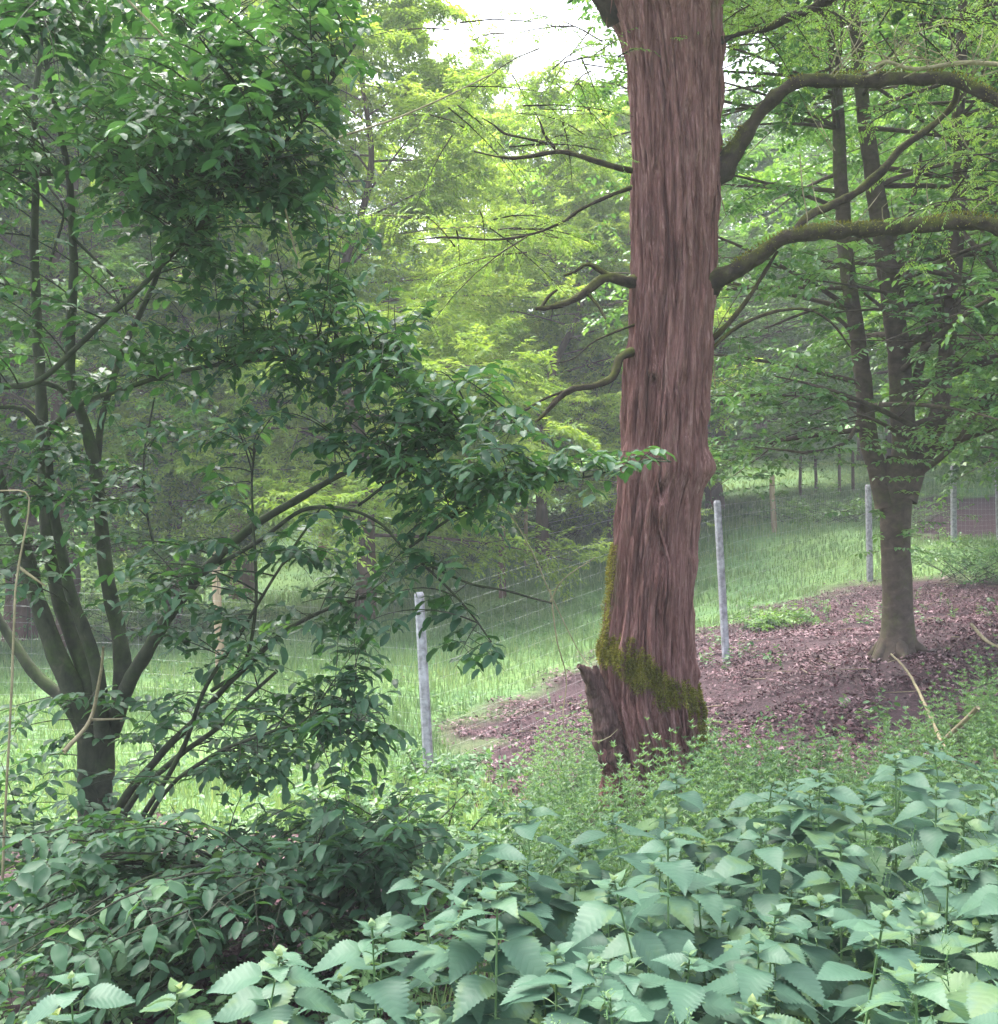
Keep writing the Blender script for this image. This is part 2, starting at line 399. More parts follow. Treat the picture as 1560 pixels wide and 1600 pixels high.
def nettle_material():
    m, n, o = mat('nettle_leaf')
    at = N_(n, 'ShaderNodeAttribute', attribute_name='v')
    uv = N_(n, 'ShaderNodeUVMap'); sp = N_(n, 'ShaderNodeSeparateXYZ'); n.links.new(uv.outputs[0], sp.inputs[0])
    ab = N_(n, 'ShaderNodeMath', operation='ABSOLUTE'); n.links.new(sp.outputs[0], ab.inputs[0])
    # side veins: stripes of (v - 0.55|u|)
    mm = N_(n, 'ShaderNodeMath', operation='MULTIPLY_ADD'); mm.inputs[1].default_value = -.22; n.links.new(ab.outputs[0], mm.inputs[0]); n.links.new(sp.outputs[1], mm.inputs[2])
    ml = N_(n, 'ShaderNodeMath', operation='MULTIPLY'); ml.inputs[1].default_value = 50.; n.links.new(mm.outputs[0], ml.inputs[0])
    sn = N_(n, 'ShaderNodeMath', operation='SINE'); n.links.new(ml.outputs[0], sn.inputs[0])
    md = N_(n, 'ShaderNodeMath', operation='LESS_THAN'); md.inputs[1].default_value = .06; n.links.new(ab.outputs[0], md.inputs[0])
    hh = N_(n, 'ShaderNodeMath', operation='MULTIPLY_ADD'); hh.inputs[1].default_value = -2.; n.links.new(md.outputs[0], hh.inputs[0]); n.links.new(sn.outputs[0], hh.inputs[2])
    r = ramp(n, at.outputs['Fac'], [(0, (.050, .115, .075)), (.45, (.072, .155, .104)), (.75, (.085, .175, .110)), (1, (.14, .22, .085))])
    r2 = ramp(n, None, [(0, (.88, .91, .88)), (.16, (1, 1, 1)), (1, (1.0, 1.0, 1.0))])
    mr = N_(n, 'ShaderNodeMapRange'); mr.inputs['From Min'].default_value = -1; n.links.new(sn.outputs[0], mr.inputs['Value']); n.links.new(mr.outputs[0], r2.inputs[0])
    mu = N_(n, 'ShaderNodeMix', data_type='RGBA', blend_type='MULTIPLY'); mu.inputs[0].default_value = .8
    n.links.new(r2.outputs[0], mu.inputs[7])
    tc = N_(n, 'ShaderNodeTexCoord'); oi = N_(n, 'ShaderNodeObjectInfo')
    zz = N_(n, 'ShaderNodeTexNoise', noise_dimensions='4D'); zz.inputs['Scale'].default_value = 16; zz.inputs['Detail'].default_value = 5
    wm = N_(n, 'ShaderNodeMath', operation='MULTIPLY'); wm.inputs[1].default_value = 37; n.links.new(oi.outputs['Random'], wm.inputs[0]); n.links.new(wm.outputs[0], zz.inputs['W'])
    n.links.new(tc.outputs['Object'], zz.inputs['Vector'])
    pv = N_(n, 'ShaderNodeMath', operation='MULTIPLY_ADD'); pv.inputs[1].default_value = .5; pv.inputs[2].default_value = 0; n.links.new(oi.outputs['Random'], pv.inputs[0])
    p2 = N_(n, 'ShaderNodeMath', operation='ADD'); n.links.new(pv.outputs[0], p2.inputs[0]); n.links.new(zz.outputs['Fac'], p2.inputs[1])
    r3 = ramp(n, p2.outputs[0], [(.30, (.70, .76, .74)), (.6, (.92, .93, .93)), (.9, (1.08, 1.04, 1.0)), (1.08, (1.35, 1.15, .75))])
    m4 = N_(n, 'ShaderNodeMix', data_type='RGBA', blend_type='MULTIPLY'); m4.inputs[0].default_value = 1
    n.links.new(r.outputs[0], m4.inputs[6]); n.links.new(r3.outputs[0], m4.inputs[7]); n.links.new(m4.outputs[2], mu.inputs[6])
    b = N_(n, 'ShaderNodeBsdfPrincipled'); n.links.new(mu.outputs[2], b.inputs['Base Color']); b.inputs['Roughness'].default_value = .5; b.inputs['Specular IOR Level'].default_value = .35
    b.inputs['Sheen Weight'].default_value = .05; b.inputs['Sheen Roughness'].default_value = .4
    bp = N_(n, 'ShaderNodeBump'); bp.inputs['Strength'].default_value = .14; bp.inputs['Distance'].default_value = .0012
    n.links.new(hh.outputs[0], bp.inputs['Height']); n.links.new(bp.outputs[0], b.inputs['Normal'])
    tr = N_(n, 'ShaderNodeBsdfTranslucent'); n.links.new(mu.outputs[2], tr.inputs['Color'])
    ms = N_(n, 'ShaderNodeMixShader'); ms.inputs[0].default_value = .36
    n.links.new(b.outputs[0], ms.inputs[1]); n.links.new(tr.outputs[0], ms.inputs[2]); n.links.new(ms.outputs[0], o.inputs[0])
    return m
M['nettle'] = nettle_material()
M['nettlestem'] = simple('nettle_stem', (.10, .20, .07), (.18, .30, .12), 40)

# ------------------------------------------------------------------ terrain
ctl = [(-2, -6, 0), (2, -6, .1), (0, 0, 0), (-2.5, 2, -.05), (2.5, 2, .08), (0, 4, -.05), (-4, 0, 0), (4, 0, .15), (-6, 5, -.4), (5, 6, .25), (-12, 12, -1.2), (-10, 0, -.3), (10, 2, .5)]
for px, py, d in [(1020, 1256, 6.4), (148, 1395, 5.0), (1403, 1022, 10.6), (671, 1236, 9.5), (1135, 1030, 12.5), (1360, 908, 21), (1491, 850, 22),
                  (1562, 850, 23), (380, 935, 28), (785, 910, 24), (515, 880, 32), (340, 1062, 13), (1180, 737, 42), (1560, 765, 32), (0, 850, 40), (1210, 830, 26),
                  (1560, 990, 11), (-300, 900, 30), (2000, 800, 25), (900, 800, 42), (300, 1150, 10)]:
    ctl.append(tuple(P(px, py, d)))
ctl += [(-30, 60, 3), (0, 60, 4.5), (30, 60, 6), (45, 30, 3.5), (-40, 30, 0), (-60, 90, 6), (0, 100, 9), (60, 90, 11)]
ctl = np.array(ctl, float)
def _k(r): return r ** 2 * np.log(r + 1e-6)
_n = len(ctl)
_K = _k(np.linalg.norm(ctl[:, None, :2] - ctl[None, :, :2], axis=-1)) + np.eye(_n) * .6
_Pm = np.c_[np.ones(_n), ctl[:, :2]]
_A = np.block([[_K, _Pm], [_Pm.T, np.zeros((3, 3))]])
_w = np.linalg.solve(_A, np.r_[ctl[:, 2], 0, 0, 0])
def hgt(x, y, bump=True):
    x = np.asarray(x, float); y = np.asarray(y, float)
    sh = np.broadcast(x, y).shape
    x = np.broadcast_to(x, sh).ravel(); y = np.broadcast_to(y, sh).ravel()
    z = np.zeros(len(x))
    for i in range(0, len(x), 20000):
        q = np.c_[x[i:i + 20000], y[i:i + 20000]]
        r = np.linalg.norm(q[:, None] - ctl[None, :, :2], axis=-1)
        z[i:i + 20000] = _k(r) @ _w[:_n] + _w[_n] + q @ _w[_n + 1:]
    if bump: z = z + .05 * fbm(x * .9, y * .9, 0, 50, 4) + .012 * fbm(x * 7, y * 7, 0, 51, 3)
    z = z.reshape(sh)
    return z if sh else float(z)
def G(x, y, dz=0): return np.array([x, y, hgt(x, y) + dz])
def ray(px, py, d0=1.5, d1=70):
    d = np.linspace(d0, d1, 1400)
    X = (px - 780) / F * d; Z = CAMZ - (py - 800) / F * d
    g = hgt(X, d, False); k = np.argmax(Z < g)
    return d[k] if (Z < g).any() else d1
def proj(X, Y, Z): return 780 + X / Y * F, 800 - (Z - CAMZ) / Y * F

# litter zone (signed softness) in ground coordinates
poly_px = [(700, 1130), (800, 1080), (930, 1030), (1090, 1000), (1230, 938), (1330, 915), (1420, 905), (1620, 905), (1900, 960), (1900, 1250), (1500, 1210), (1250, 1235), (1050, 1290), (830, 1290), (730, 1230)]
poly = np.array([[(px - 780) / F * (dd := ray(px, py)), dd] for px, py in poly_px])
def inpoly(x, y, pl):
    ins = np.zeros(np.shape(x), bool); n = len(pl)
    dmin = np.full(np.shape(x), 1e9)
    for i in range(n):
        x0, y0 = pl[i]; x1, y1 = pl[(i + 1) % n]
        c = ((y0 > y) != (y1 > y)) & (x < (x1 - x0) * (y - y0) / (y1 - y0 + 1e-12) + x0); ins ^= c
        t = np.clip(((x - x0) * (x1 - x0) + (y - y0) * (y1 - y0)) / ((x1 - x0) ** 2 + (y1 - y0) ** 2), 0, 1)
        dmin = np.minimum(dmin, np.hypot(x - x0 - t * (x1 - x0), y - y0 - t * (y1 - y0)))
    return np.where(ins, dmin, -dmin)
def litter_w(x, y):
    s = inpoly(x, y, poly)
    bank = inpoly(x, y, np.array([[9.2, 23.2], [13, 24.5], [20, 25], [20, 31], [12.5, 31], [10.2, 27]]))
    shrub_foot = inpoly(x, y, np.array([[-3.2, 2.2], [-.3, 2.6], [-.2, 4.2], [-2.2, 7.0], [-4.5, 6.0]]))  # litter patch around the foot of the left shrub
    s = np.maximum(np.maximum(s, bank), shrub_foot * .8)
    return np.clip(.5 + s / .7 + 1.3 * fbm(x * 1.1, y * 1.1, 0, 77, 4) + .06, 0, 1)

def build_ground():
    ys = np.concatenate([np.linspace(-12, 1, 40), np.linspace(1.05, 30, 420), np.linspace(30.3, 60, 120), np.linspace(62, 260, 50)])
    u = np.linspace(-1, 1, 361)
    Y, U = np.meshgrid(ys, u, indexing='ij')
    X = U * (9 + np.maximum(Y, 0) * 1.1)
    Z = hgt(X, Y)
    far = np.clip((Y - 90) / 100, 0, 1)
    Z = np.minimum(Z, 14)
    lw = litter_w(X, Y)
    Z += lw * (.012 * fbm(X * 9, Y * 9, 0, 5, 3) - .022)
    n, k = X.shape
    i = np.arange(n - 1)[:, None] * k + np.arange(k - 1)[None]
    f = np.stack([i, i + 1, i + k + 1, i + k], -1).reshape(-1, 4)
    mb = MB(); mb.add(np.stack([X, Y, Z], -1).reshape(-1, 3), f, lw.ravel())
    m, n_, o = mat('woodland_ground')
    tc = N_(n_, 'ShaderNodeTexCoord'); at = N_(n_, 'ShaderNodeAttribute', attribute_name='v')
    def nz(s, d=6, r=.6):
        z = N_(n_, 'ShaderNodeTexNoise'); z.inputs['Scale'].default_value = s; z.inputs['Detail'].default_value = d; z.inputs['Roughness'].default_value = r
        n_.links.new(tc.outputs['Object'], z.inputs['Vector']); return z
    z1, z2, z3 = nz(14, 8, .75), nz(.7, 5), nz(30, 6, .7)
    gr = ramp(n_, z1.outputs['Fac'], [(.3, (.06, .13, .045)), (.5, (.12, .23, .08)), (.7, (.24, .36, .13))])
    g2 = ramp(n_, z2.outputs['Fac'], [(.35, (.85, .95, .95)), (.6, (1.1, 1.05, .85))])
    gm = N_(n_, 'ShaderNodeMix', data_type='RGBA', blend_type='MULTIPLY'); gm.inputs[0].default_value = 1
    n_.links.new(gr.outputs[0], gm.inputs[6]); n_.links.new(g2.outputs[0], gm.inputs[7])
    lt = ramp(n_, z3.outputs['Fac'], [(.25, (.012, .005, .008)), (.45, (.036, .015, .021)), (.6, (.07, .033, .043)), (.78, (.15, .09, .105))])
    mi = N_(n_, 'ShaderNodeMix', data_type='RGBA'); n_.links.new(at.outputs['Fac'], mi.inputs[0]); n_.links.new(gm.outputs[2], mi.inputs[6]); n_.links.new(lt.outputs[0], mi.inputs[7])
    b = N_(n_, 'ShaderNodeBsdfPrincipled'); n_.links.new(mi.outputs[2], b.inputs['Base Color']); b.inputs['Roughness'].default_value = .9
    bp = N_(n_, 'ShaderNodeBump'); bp.inputs['Strength'].default_value = .8; bp.inputs['Distance'].default_value = .04
    n_.links.new(z3.outputs['Fac'], bp.inputs['Height']); n_.links.new(bp.outputs[0], b.inputs['Normal'])
    n_.links.new(b.outputs[0], o.inputs[0])
    return tag(mb.build('ground', m), kind='structure')
build_ground()

# ------------------------------------------------------------------ main tree
D0 = 6.4
def main_tree():
    base = P(1022, 1256, D0)
    root = empty('conifer_tree', base, 'large tree with thick reddish stringy bark trunk and mossy limbs, nearest tree to the nettles', 'tree')
    tab = [(-1500, 985, 1110), (-700, 975, 1122), (-300, 962, 1130), (-60, 935, 1135), (0, 946, 1131), (50, 967, 1130), (100, 979, 1128), (150, 984, 1127), (265, 986, 1125), (430, 985, 1118), (500, 983, 1115), (600, 978, 1109), (700, 973, 1104),
           (735, 970, 1110), (760, 967, 1102), (800, 963, 1094), (900, 955, 1088), (960, 948, 1086), (1000, 943, 1086), (1040, 937, 1089), (1090, 937, 1095), (1140, 943, 1098), (1190, 948, 1099), (1230, 950, 1104), (1262, 944, 1112), (1300, 930, 1125)]
    tab = np.array(tab, float)
    ny, nth = 1500, 460
    py = np.concatenate([np.linspace(-1500, -80, 220), np.linspace(-78, 1300, ny - 220)])
    l = np.interp(py, tab[:, 0], tab[:, 1]); r = np.interp(py, tab[:, 0], tab[:, 2])
    k = np.ones(9) / 9; lp = np.convolve(np.pad(l, 4, 'edge'), k, 'valid'); rp = np.convolve(np.pad(r, 4, 'edge'), k, 'valid')
    cx = (lp + rp) / 2; hw = (rp - lp) / 2 / F * D0
    Z = CAMZ - (py - 800) / F * D0; X = (cx - 780) / F * D0
    th = np.linspace(0, 2 * np.pi, nth, endpoint=False)      # 0 = +X, 3pi/2 = towards the camera
    TH, ZZ = np.meshgrid(th, Z)
    HW = hw[:, None]
    # fluted, stringy bark: noise on a cylinder, stretched along the grain and slightly spiralled
    sp = TH + .10 * np.sin(ZZ * 1.7) + .06 * fbm(ZZ * 2, np.cos(TH), np.sin(TH), 3, 3) + np.where(ZZ < .5, (0.5 - ZZ) * -.55, 0)
    cx_, sy_ = np.cos(sp), np.sin(sp)
    warp = .25 * fbm(cx_ * 2, sy_ * 2, ZZ * 3, 8, 3)
    flute = fbm(cx_ * 2.2 + warp, sy_ * 2.2, ZZ * .35, 11, 3)
    rid = 1 - np.abs(fbm(cx_ * 8 + warp * 2.5, sy_ * 8 + warp, ZZ * 1.3, 21, 3)) * 3.2
    rid2 = 1 - np.abs(fbm(cx_ * 24 + warp * 4, sy_ * 24, ZZ * 1.9, 31, 3)) * 3.
    fine = fbm(cx_ * 55, sy_ * 55, ZZ * 6, 41, 3)
    flake = np.clip(noise3(cx_ * 12 + warp, sy_ * 12, ZZ * (3.2 + 3 * np.clip(1 - ZZ, 0, 1)), 61), .3, 1) - .3
    brk = .6 + .8 * fbm(cx_ * 9, sy_ * 9, ZZ * 7, 81, 3)
    furrow = np.clip(.22 - np.abs(fbm(cx_ * 5 + warp * 2, sy_ * 5 + warp, ZZ * .9, 101, 3)), 0, .22) / .22
    disp = .024 * flute + .014 * rid * brk + .0095 * rid2 * brk + .006 * fine + .045 * flake + .008 - .028 * furrow ** 1.5 - .022 * np.clip(noise3(cx_ * 7 + warp * 3, sy_ * 7, ZZ * 1.1, 71) - .25, 0, 1)
    # lower trunk: coarser, peeling plates running diagonally
    low = np.clip((1.0 - ZZ) / 1.0, 0, 1)
    disp = disp * (1 + .9 * low)
    # knots seen on the front
    for kx, ky, ks, ka in [(1012, 590, .05, .035), (1048, 470, .035, .02), (1028, 915, .07, .03), (1020, 795, .06, .03), (1045, 230, .03, .02), (1000, 360, .03, .015), (1065, 700, .04, .02), (1030, 860, .04, -.03), (1100, 730, .06, .035), (1022, 770, .035, -.05), (1010, 600, .02, -.05)]:
        kz = CAMZ - (ky - 800) / F * D0; kxx = (kx - 780) / F * D0
        i0 = np.argmin(abs(Z - kz)); c0 = np.clip((kxx - X[i0]) / hw[i0], -1, 1); kth = 2 * np.pi - math.acos(c0)
        dd = ((np.angle(np.exp(1j * (TH - kth))) * HW) ** 2 + ((ZZ - kz) * .7) ** 2) / ks ** 2
        disp += ka * np.exp(-dd)
    # long hollow groove on the left front, closing at the moss
    gth = math.radians(212); gz = (ZZ > .78) * np.clip((1.55 - ZZ) * 2, 0, 1) * np.clip((ZZ - .78) * 12, 0, 1)
    disp -= .07 * np.exp(-((np.angle(np.exp(1j * (TH - gth))) / .12) ** 2)) * gz
    # root flare lobes
    fl = np.clip((.35 - ZZ) / .45, 0, 1) ** 1.6
    disp += fl * .10 * (np.cos(TH * 5 + .6 + .3 * np.sin(TH)) + .35)
    R = HW * .985 + disp - .024
    V = np.stack([X[:, None] + R * np.cos(TH), D0 + R * np.sin(TH), ZZ], -1)
    left = np.clip(-np.cos(TH) - .80, 0, 1) * 3.6 * np.clip((1.95 - ZZ) * 1.5, 0, 1)
    right = np.clip(np.cos(TH) - .80, 0, 1) * 3.4 * np.clip((.75 - ZZ) * 2.5, 0, 1)
    topg = np.clip(np.cos(TH - math.radians(320)) - .62, 0, 1) * 2.2 * np.clip((ZZ - 4.1) * 1.5, 0, 1)
    att = np.clip(np.maximum(np.maximum(left, right), topg), 0, 1) * .75
    i = np.arange(len(py) - 1)[:, None] * nth; j = np.arange(nth)[None]; j2 = (j + 1) % nth
    f = np.stack([i + j, i + nth + j, i + nth + j2, i + j2], -1).reshape(-1, 4)[:, ::-1]
    mb = MB(); mb.add(V.reshape(-1, 3), f, att.ravel())
    # torn bark strips standing proud
    st = mb
    for q in range(130):
        iy = rng.integers(230, len(py) - 60); tt = rng.uniform(math.pi * .95, 2.05 * math.pi); jt = int(tt / (2 * np.pi) * nth) % nth
        p = V[iy, jt]; on = np.array([math.cos(tt), math.sin(tt), 0]); L = rng.uniform(.08, .34); wv = rng.uniform(.003, .010)
        tn = np.array([-math.sin(tt), math.cos(tt), 0])
        n5 = 6; t = np.linspace(0, 1, n5)[:, None]
        c = p - np.array([0, 0, 1]) * L * t + on * (.002 + rng.uniform(.008, .03) * t ** 2) + tn * rng.uniform(-.15, .3) * L * t
        wd_ = wv * np.sin(np.pi * (.15 + .85 * t)) ** .6
        vv = np.stack([c - tn * wd_, c + on * .003, c + tn * wd_], 1).reshape(-1, 3)
        ff = [[a * 3 + b, a * 3 + b + 1, a * 3 + b + 4, a * 3 + b + 3] for a in range(n5 - 1) for b in (0, 1)]
        st.add(vv, ff, 0)
    mb.build('trunk', M['trunk'], root)
    # moss collar: irregular band of tufts
    ms = MB(); pos = []; nn = []
    IY, JT = np.meshgrid(np.arange(len(py)), np.arange(nth), indexing='ij')
    Vz = V[..., 2]; Vx = (V[..., 0] - X[:, None]) / HW     # -1..1 left to right
    pyy = 800 - (Vz - CAMZ) * F / D0
    mid = np.interp(Vx, [-1, -.6, -.1, .35, .75, 1], [1012, 1025, 1050, 1075, 1090, 1110])
    half = np.interp(Vx, [-1, -.6, -.1, .35, .75, 1], [24, 36, 32, 24, 28, 45])
    front = V[..., 1] < D0 + .22
    wgt = 1 - np.abs(pyy - mid) / half + .9 * fbm(V[..., 0] * 14, V[..., 1] * 14, V[..., 2] * 14, 91, 3)
    lowr = (Vx > .78) & (pyy > 1090) & (pyy < 1250)
    w2 = np.clip(wgt, 0, 1) * front + lowr * front * .25 * (fbm(V[..., 0] * 9, V[..., 1] * 9, V[..., 2] * 9, 92, 3) > -.1)
    leftm = (Vx < -.9) & (pyy > 850) & (pyy < 1010) & front
    w2 = np.maximum(w2, leftm * .15)
    cand = np.argwhere(w2 > .08); wv = w2[w2 > .08]; pr = wv / wv.sum()
    ch = cand[rng.choice(len(cand), 38000, p=pr)]
    pp = V[ch[:, 0], ch[:, 1]]; a_ = th[ch[:, 1]]
    on = np.stack([np.cos(a_), np.sin(a_), np.zeros(len(a_))], 1)
    pp = pp + on * .004 + rng.normal(0, .004, pp.shape) + on * (.010 * (fbm(pp[:, 0] * 30, pp[:, 1] * 30, pp[:, 2] * 30, 5, 2) + .6))[:, None]
    dd = on * .8 + np.array([0, 0, -.25]) + rng.normal(0, .55, pp.shape)
    leaves(ms, pp, dd, rng.normal(0, 1, pp.shape), rng.uniform(.008, .02, len(pp)), .005, 'quad')
    ms.build('moss', M['moss'], root)
    # dead snag leaning along the left of the base
    sn = MB()
    tube(sn, [P(930, 1040, 6.30), P(938, 1080, 6.30), P(952, 1130, 6.30), P(968, 1180, 6.30), P(984, 1235, 6.28), P(988, 1290, 6.3)], [.012, .050, .092, .11, .13, .17], 60, .012, .6, a=0, seed=4, freq=12)
    tube(sn, [P(936, 1110, 6.3), P(922, 1062, 6.24), P(912, 1046, 6.2), P(904, 1040, 6.18)], [.055, .042, .022, .016], 20, .012, .55, a=0, seed=5, freq=22)
    tube(sn, [P(975, 1200, 6.05), P(995, 1235, 6.0), P(1005, 1270, 5.98)], [.03, .05, .07], 20, .02, .4, a=0, seed=6, freq=16)
    sn.build('dead_snag', M['snag'], root)
    # limbs
    def limb(name, pts, w, mossy=True, ns=14):
        b = MB(); p3 = [P(x, y, d) for x, y, d in pts]
        rad = [wi * .86 / 2 / F * d for wi, (_, _, d) in zip(w, pts)]
        if 20 <= w[0] < 45: rad[0] *= 1.7; rad[1] *= 1.12
        tube(b, p3, rad, ns, .025, .65, seed=len(pts) + int(pts[0][1]), wob=.022, freq=13)
        o = b.build(name, M['limb'], root)
        return p3, rad
    R1 = limb('limb', [(1085, 300, 6.45), (1135, 246, 6.35), (1165, 208, 6.3), (1205, 156, 6.2), (1250, 128, 6.15), (1330, 124, 6.1), (1400, 121, 6.05), (1480, 122, 6.0), (1530, 140, 5.95), (1575, 166, 5.9), (1650, 215, 5.85), (1760, 260, 5.8)], [40, 34, 30, 26, 24, 24, 24, 23, 22, 20, 16, 8])
    R2 = limb('limb', [(1070, 470, 6.45), (1120, 434, 6.3), (1160, 414, 6.25), (1220, 376, 6.15), (1290, 361, 6.1), (1360, 358, 6.05), (1440, 353, 6.0), (1500, 345, 5.95), (1560, 352, 5.9), (1660, 372, 5.85), (1800, 360, 5.8)], [40, 32, 30, 29, 28, 27, 27, 30, 29, 22, 10])
    limb('branch', [(1240, 366, 6.15), (1262, 338, 6.2), (1300, 318, 6.25), (1345, 296, 6.25), (1385, 262, 6.2), (1410, 232, 6.2), (1450, 202, 6.15), (1490, 165, 6.1), (1500, 130, 6.05)], [14, 14, 15, 14, 14, 13, 12, 12, 9], ns=10)
    limb('branch', [(1100, 540, 6.4), (1135, 505, 6.3), (1165, 470, 6.28), (1190, 432, 6.25), (1215, 392, 6.2)], [11, 9, 8, 8, 7], ns=8)
    limb('branch', [(1100, 560, 6.35), (1140, 520, 6.3), (1200, 492, 6.3), (1260, 485, 6.4), (1300, 505, 6.5), (1330, 545, 6.6)], [10, 7, 6, 5, 4, 3], ns=8)
    limb('branch', [(1110, 70, 6.4), (1160, 54, 6.3), (1200, 46, 6.25), (1240, 26, 6.2), (1265, 18, 6.2), (1300, -8, 6.1), (1350, -60, 6)], [14, 9, 12, 16, 22, 24, 22], ns=10)
    limb('branch', [(1010, 268, 6.4), (975, 263, 6.35), (930, 250, 6.3), (895, 238, 6.3), (870, 236, 6.3), (820, 246, 6.35), (785, 247, 6.35), (740, 238, 6.4)], [12, 11, 9, 9, 7, 7, 6, 3], ns=10)
    limb('branch', [(872, 236, 6.3), (852, 215, 6.3), (845, 195, 6.3), (834, 170, 6.3)], [6, 5, 4, 2], ns=6)
    limb('branch', [(856, 223, 6.3), (820, 214, 6.3), (790, 208, 6.3), (775, 196, 6.3), (755, 184, 6.3)], [5, 4, 4, 3, 1.5], ns=6)
    limb('branch', [(1010, 285, 6.4), (960, 303, 6.35), (910, 325, 6.4), (875, 348, 6.4), (820, 367, 6.45), (760, 372, 6.5), (700, 370, 6.5), (652, 375, 6.6)], [8, 7, 6, 6, 5, 4, 4, 2], ns=8)
    L3 = limb('branch', [(1010, 436, 6.4), (975, 438, 6.3), (945, 433, 6.25), (915, 458, 6.2), (890, 472, 6.2), (860, 482, 6.2), (838, 484, 6.2)], [20, 18, 17, 15, 12, 10, 6], ns=10)
    limb('branch', [(950, 430, 6.25), (920, 412, 6.2), (898, 424, 6.2), (880, 430, 6.2)], [10, 8, 7, 4], ns=6)
    limb('branch', [(918, 458, 6.2), (935, 475, 6.15), (948, 497, 6.1)], [8, 6, 4], ns=6)
    limb('branch', [(845, 482, 6.2), (858, 462, 6.2), (872, 452, 6.2)], [7, 6, 4], ns=6)
    limb('branch', [(1000, 505, 6.35), (960, 520, 6.3), (925, 535, 6.3), (895, 560, 6.3), (860, 570, 6.3)], [7, 5, 4, 3, 2], ns=6)
    limb('branch', [(1000, 545, 6.35), (970, 560, 6.25), (958, 590, 6.2), (930, 604, 6.15), (895, 609, 6.1), (870, 625, 6.1), (850, 648, 6.1), (835, 660, 6.1)], [16, 15, 14, 14, 14, 11, 7, 3], ns=10)
    limb('branch', [(890, 610, 6.1), (850, 622, 6.1), (820, 640, 6.1), (800, 655, 6.1), (740, 672, 6.1), (700, 690, 6.1)], [7, 5, 5, 4, 3, 2], ns=6)
    limb('branch', [(968, 30, 6.4), (930, -30, 6.3), (880, -110, 6.2), (820, -180, 6.1)], [46, 34, 26, 16], ns=14)
    # pale dead twigs on the right limbs
    tw = MB()
    for q in range(46):
        x0 = rng.uniform(1280, 1540); y0 = rng.choice([120, 235, 355]) if q % 3 == 0 else rng.uniform(90, 130)
        a = rng.uniform(.2, 2.9); L = rng.uniform(50, 150)
        x1, y1 = x0 + math.cos(a) * L, y0 - math.sin(a) * L * .9
        tube(tw, [P(x0, y0, 6.05), P((x0 + x1) / 2 + rng.normal(0, 10), (y0 + y1) / 2 + rng.normal(0, 8), 6.0 + rng.normal(0, .1)), P(x1, y1, 6.0 + rng.normal(0, .25))], [.004, .003, .0012], 4, .06, a=.5, cap=False)
    tube(tw, [P(x, y, 6.15) for x, y in ((1250, 240), (1255, 300), (1262, 340), (1258, 385))], [.004, .004, .003, .002], 4, .05, a=.5)
    tube(tw, [P(1560, 100, 5.9), P(1500, 98, 6), P(1430, 108, 6), P(1385, 96, 6), P(1365, 108, 6.05), P(1340, 115, 6.1)], [.013, .013, .012, .009, .007, .003], 6, .04, a=.5)
    tw.build('dead_twigs', M['twig'], root)
    # foliage: feathery sprays hanging off the limbs and a crown above the frame
    fo = MB(); wd = MB()
    def sprays(n, x, y, d, L, cl=.5, av=.55):
        P0 = np.array([P(rng.uniform(*x), rng.uniform(*y), rng.uniform(*d)) for _ in range(n)])
        az = rng.uniform(0, 2 * np.pi, n); D = norm(np.stack([np.cos(az), np.sin(az) * .8, rng.normal(.05, .2, n)], 1))
        return P0, D, rng.uniform(L * .6, L * 1.4, n), np.tile([0, 0, -.25], (n, 1)) + rng.normal(0, .05, (n, 3)), np.full(n, .006)
    cs = cat(sprays(34, (700, 985), (30, 240), (6.2, 7.6), .7), sprays(14, (640, 900), (330, 400), (6.2, 7.2), .6), sprays(18, (1130, 1260), (-20, 70), (6.2, 7.2), .6), sprays(30, (1300, 1600), (-60, 60), (5.8, 7), .7), sprays(14, (1400, 1620), (150, 330), (5.8, 6.6), .5))
    ch = children(cs, 9, .8, .45, .1, 1, (0, 0, -.25), .7)
    fast_tubes(wd, *cs, K=5, ns=3); fast_tubes(wd, *ch, K=3, ns=3)
    twig_leaves(fo, *ch[:4], 26, .024, .36, 'quad', spread=.8, tilt=.4, droop=.25, a=rng.uniform(.3, .8, len(ch[0])))
    # crown above
    n = 46; zc = rng.uniform(5.2, 9.2, n); az = np.arange(n) * 2.4
    P0 = np.stack([np.interp(zc, Z[::-1], X[::-1]), np.full(n, D0), zc], 1)
    D = norm(np.stack([np.cos(az), np.sin(az), rng.uniform(.1, .5, n)], 1))
    c1 = (P0, D, rng.uniform(1.6, 2.8, n) * (1.25 - (zc - 5) / 7), np.tile([0, 0, -.12], (n, 1)), np.full(n, .035))
    c2 = children(c1, 9, .8, .5, .2, 1, (0, 0, -.1), .6); c3 = children(c2, 7, .8, .5, .1, 1, (0, 0, -.25), .6)
    fast_tubes(wd, *c1, K=7, ns=6); fast_tubes(wd, *c2, K=4, ns=3)
    twig_leaves(fo, *c3[:4], 16, .045, .36, 'quad', spread=.8, tilt=.4, droop=.2)
    fo.build('crown', M['far'], root); wd.build('twigs', M['limb'], root)
    # moss fuzz on the two big limbs
    mz = MB()
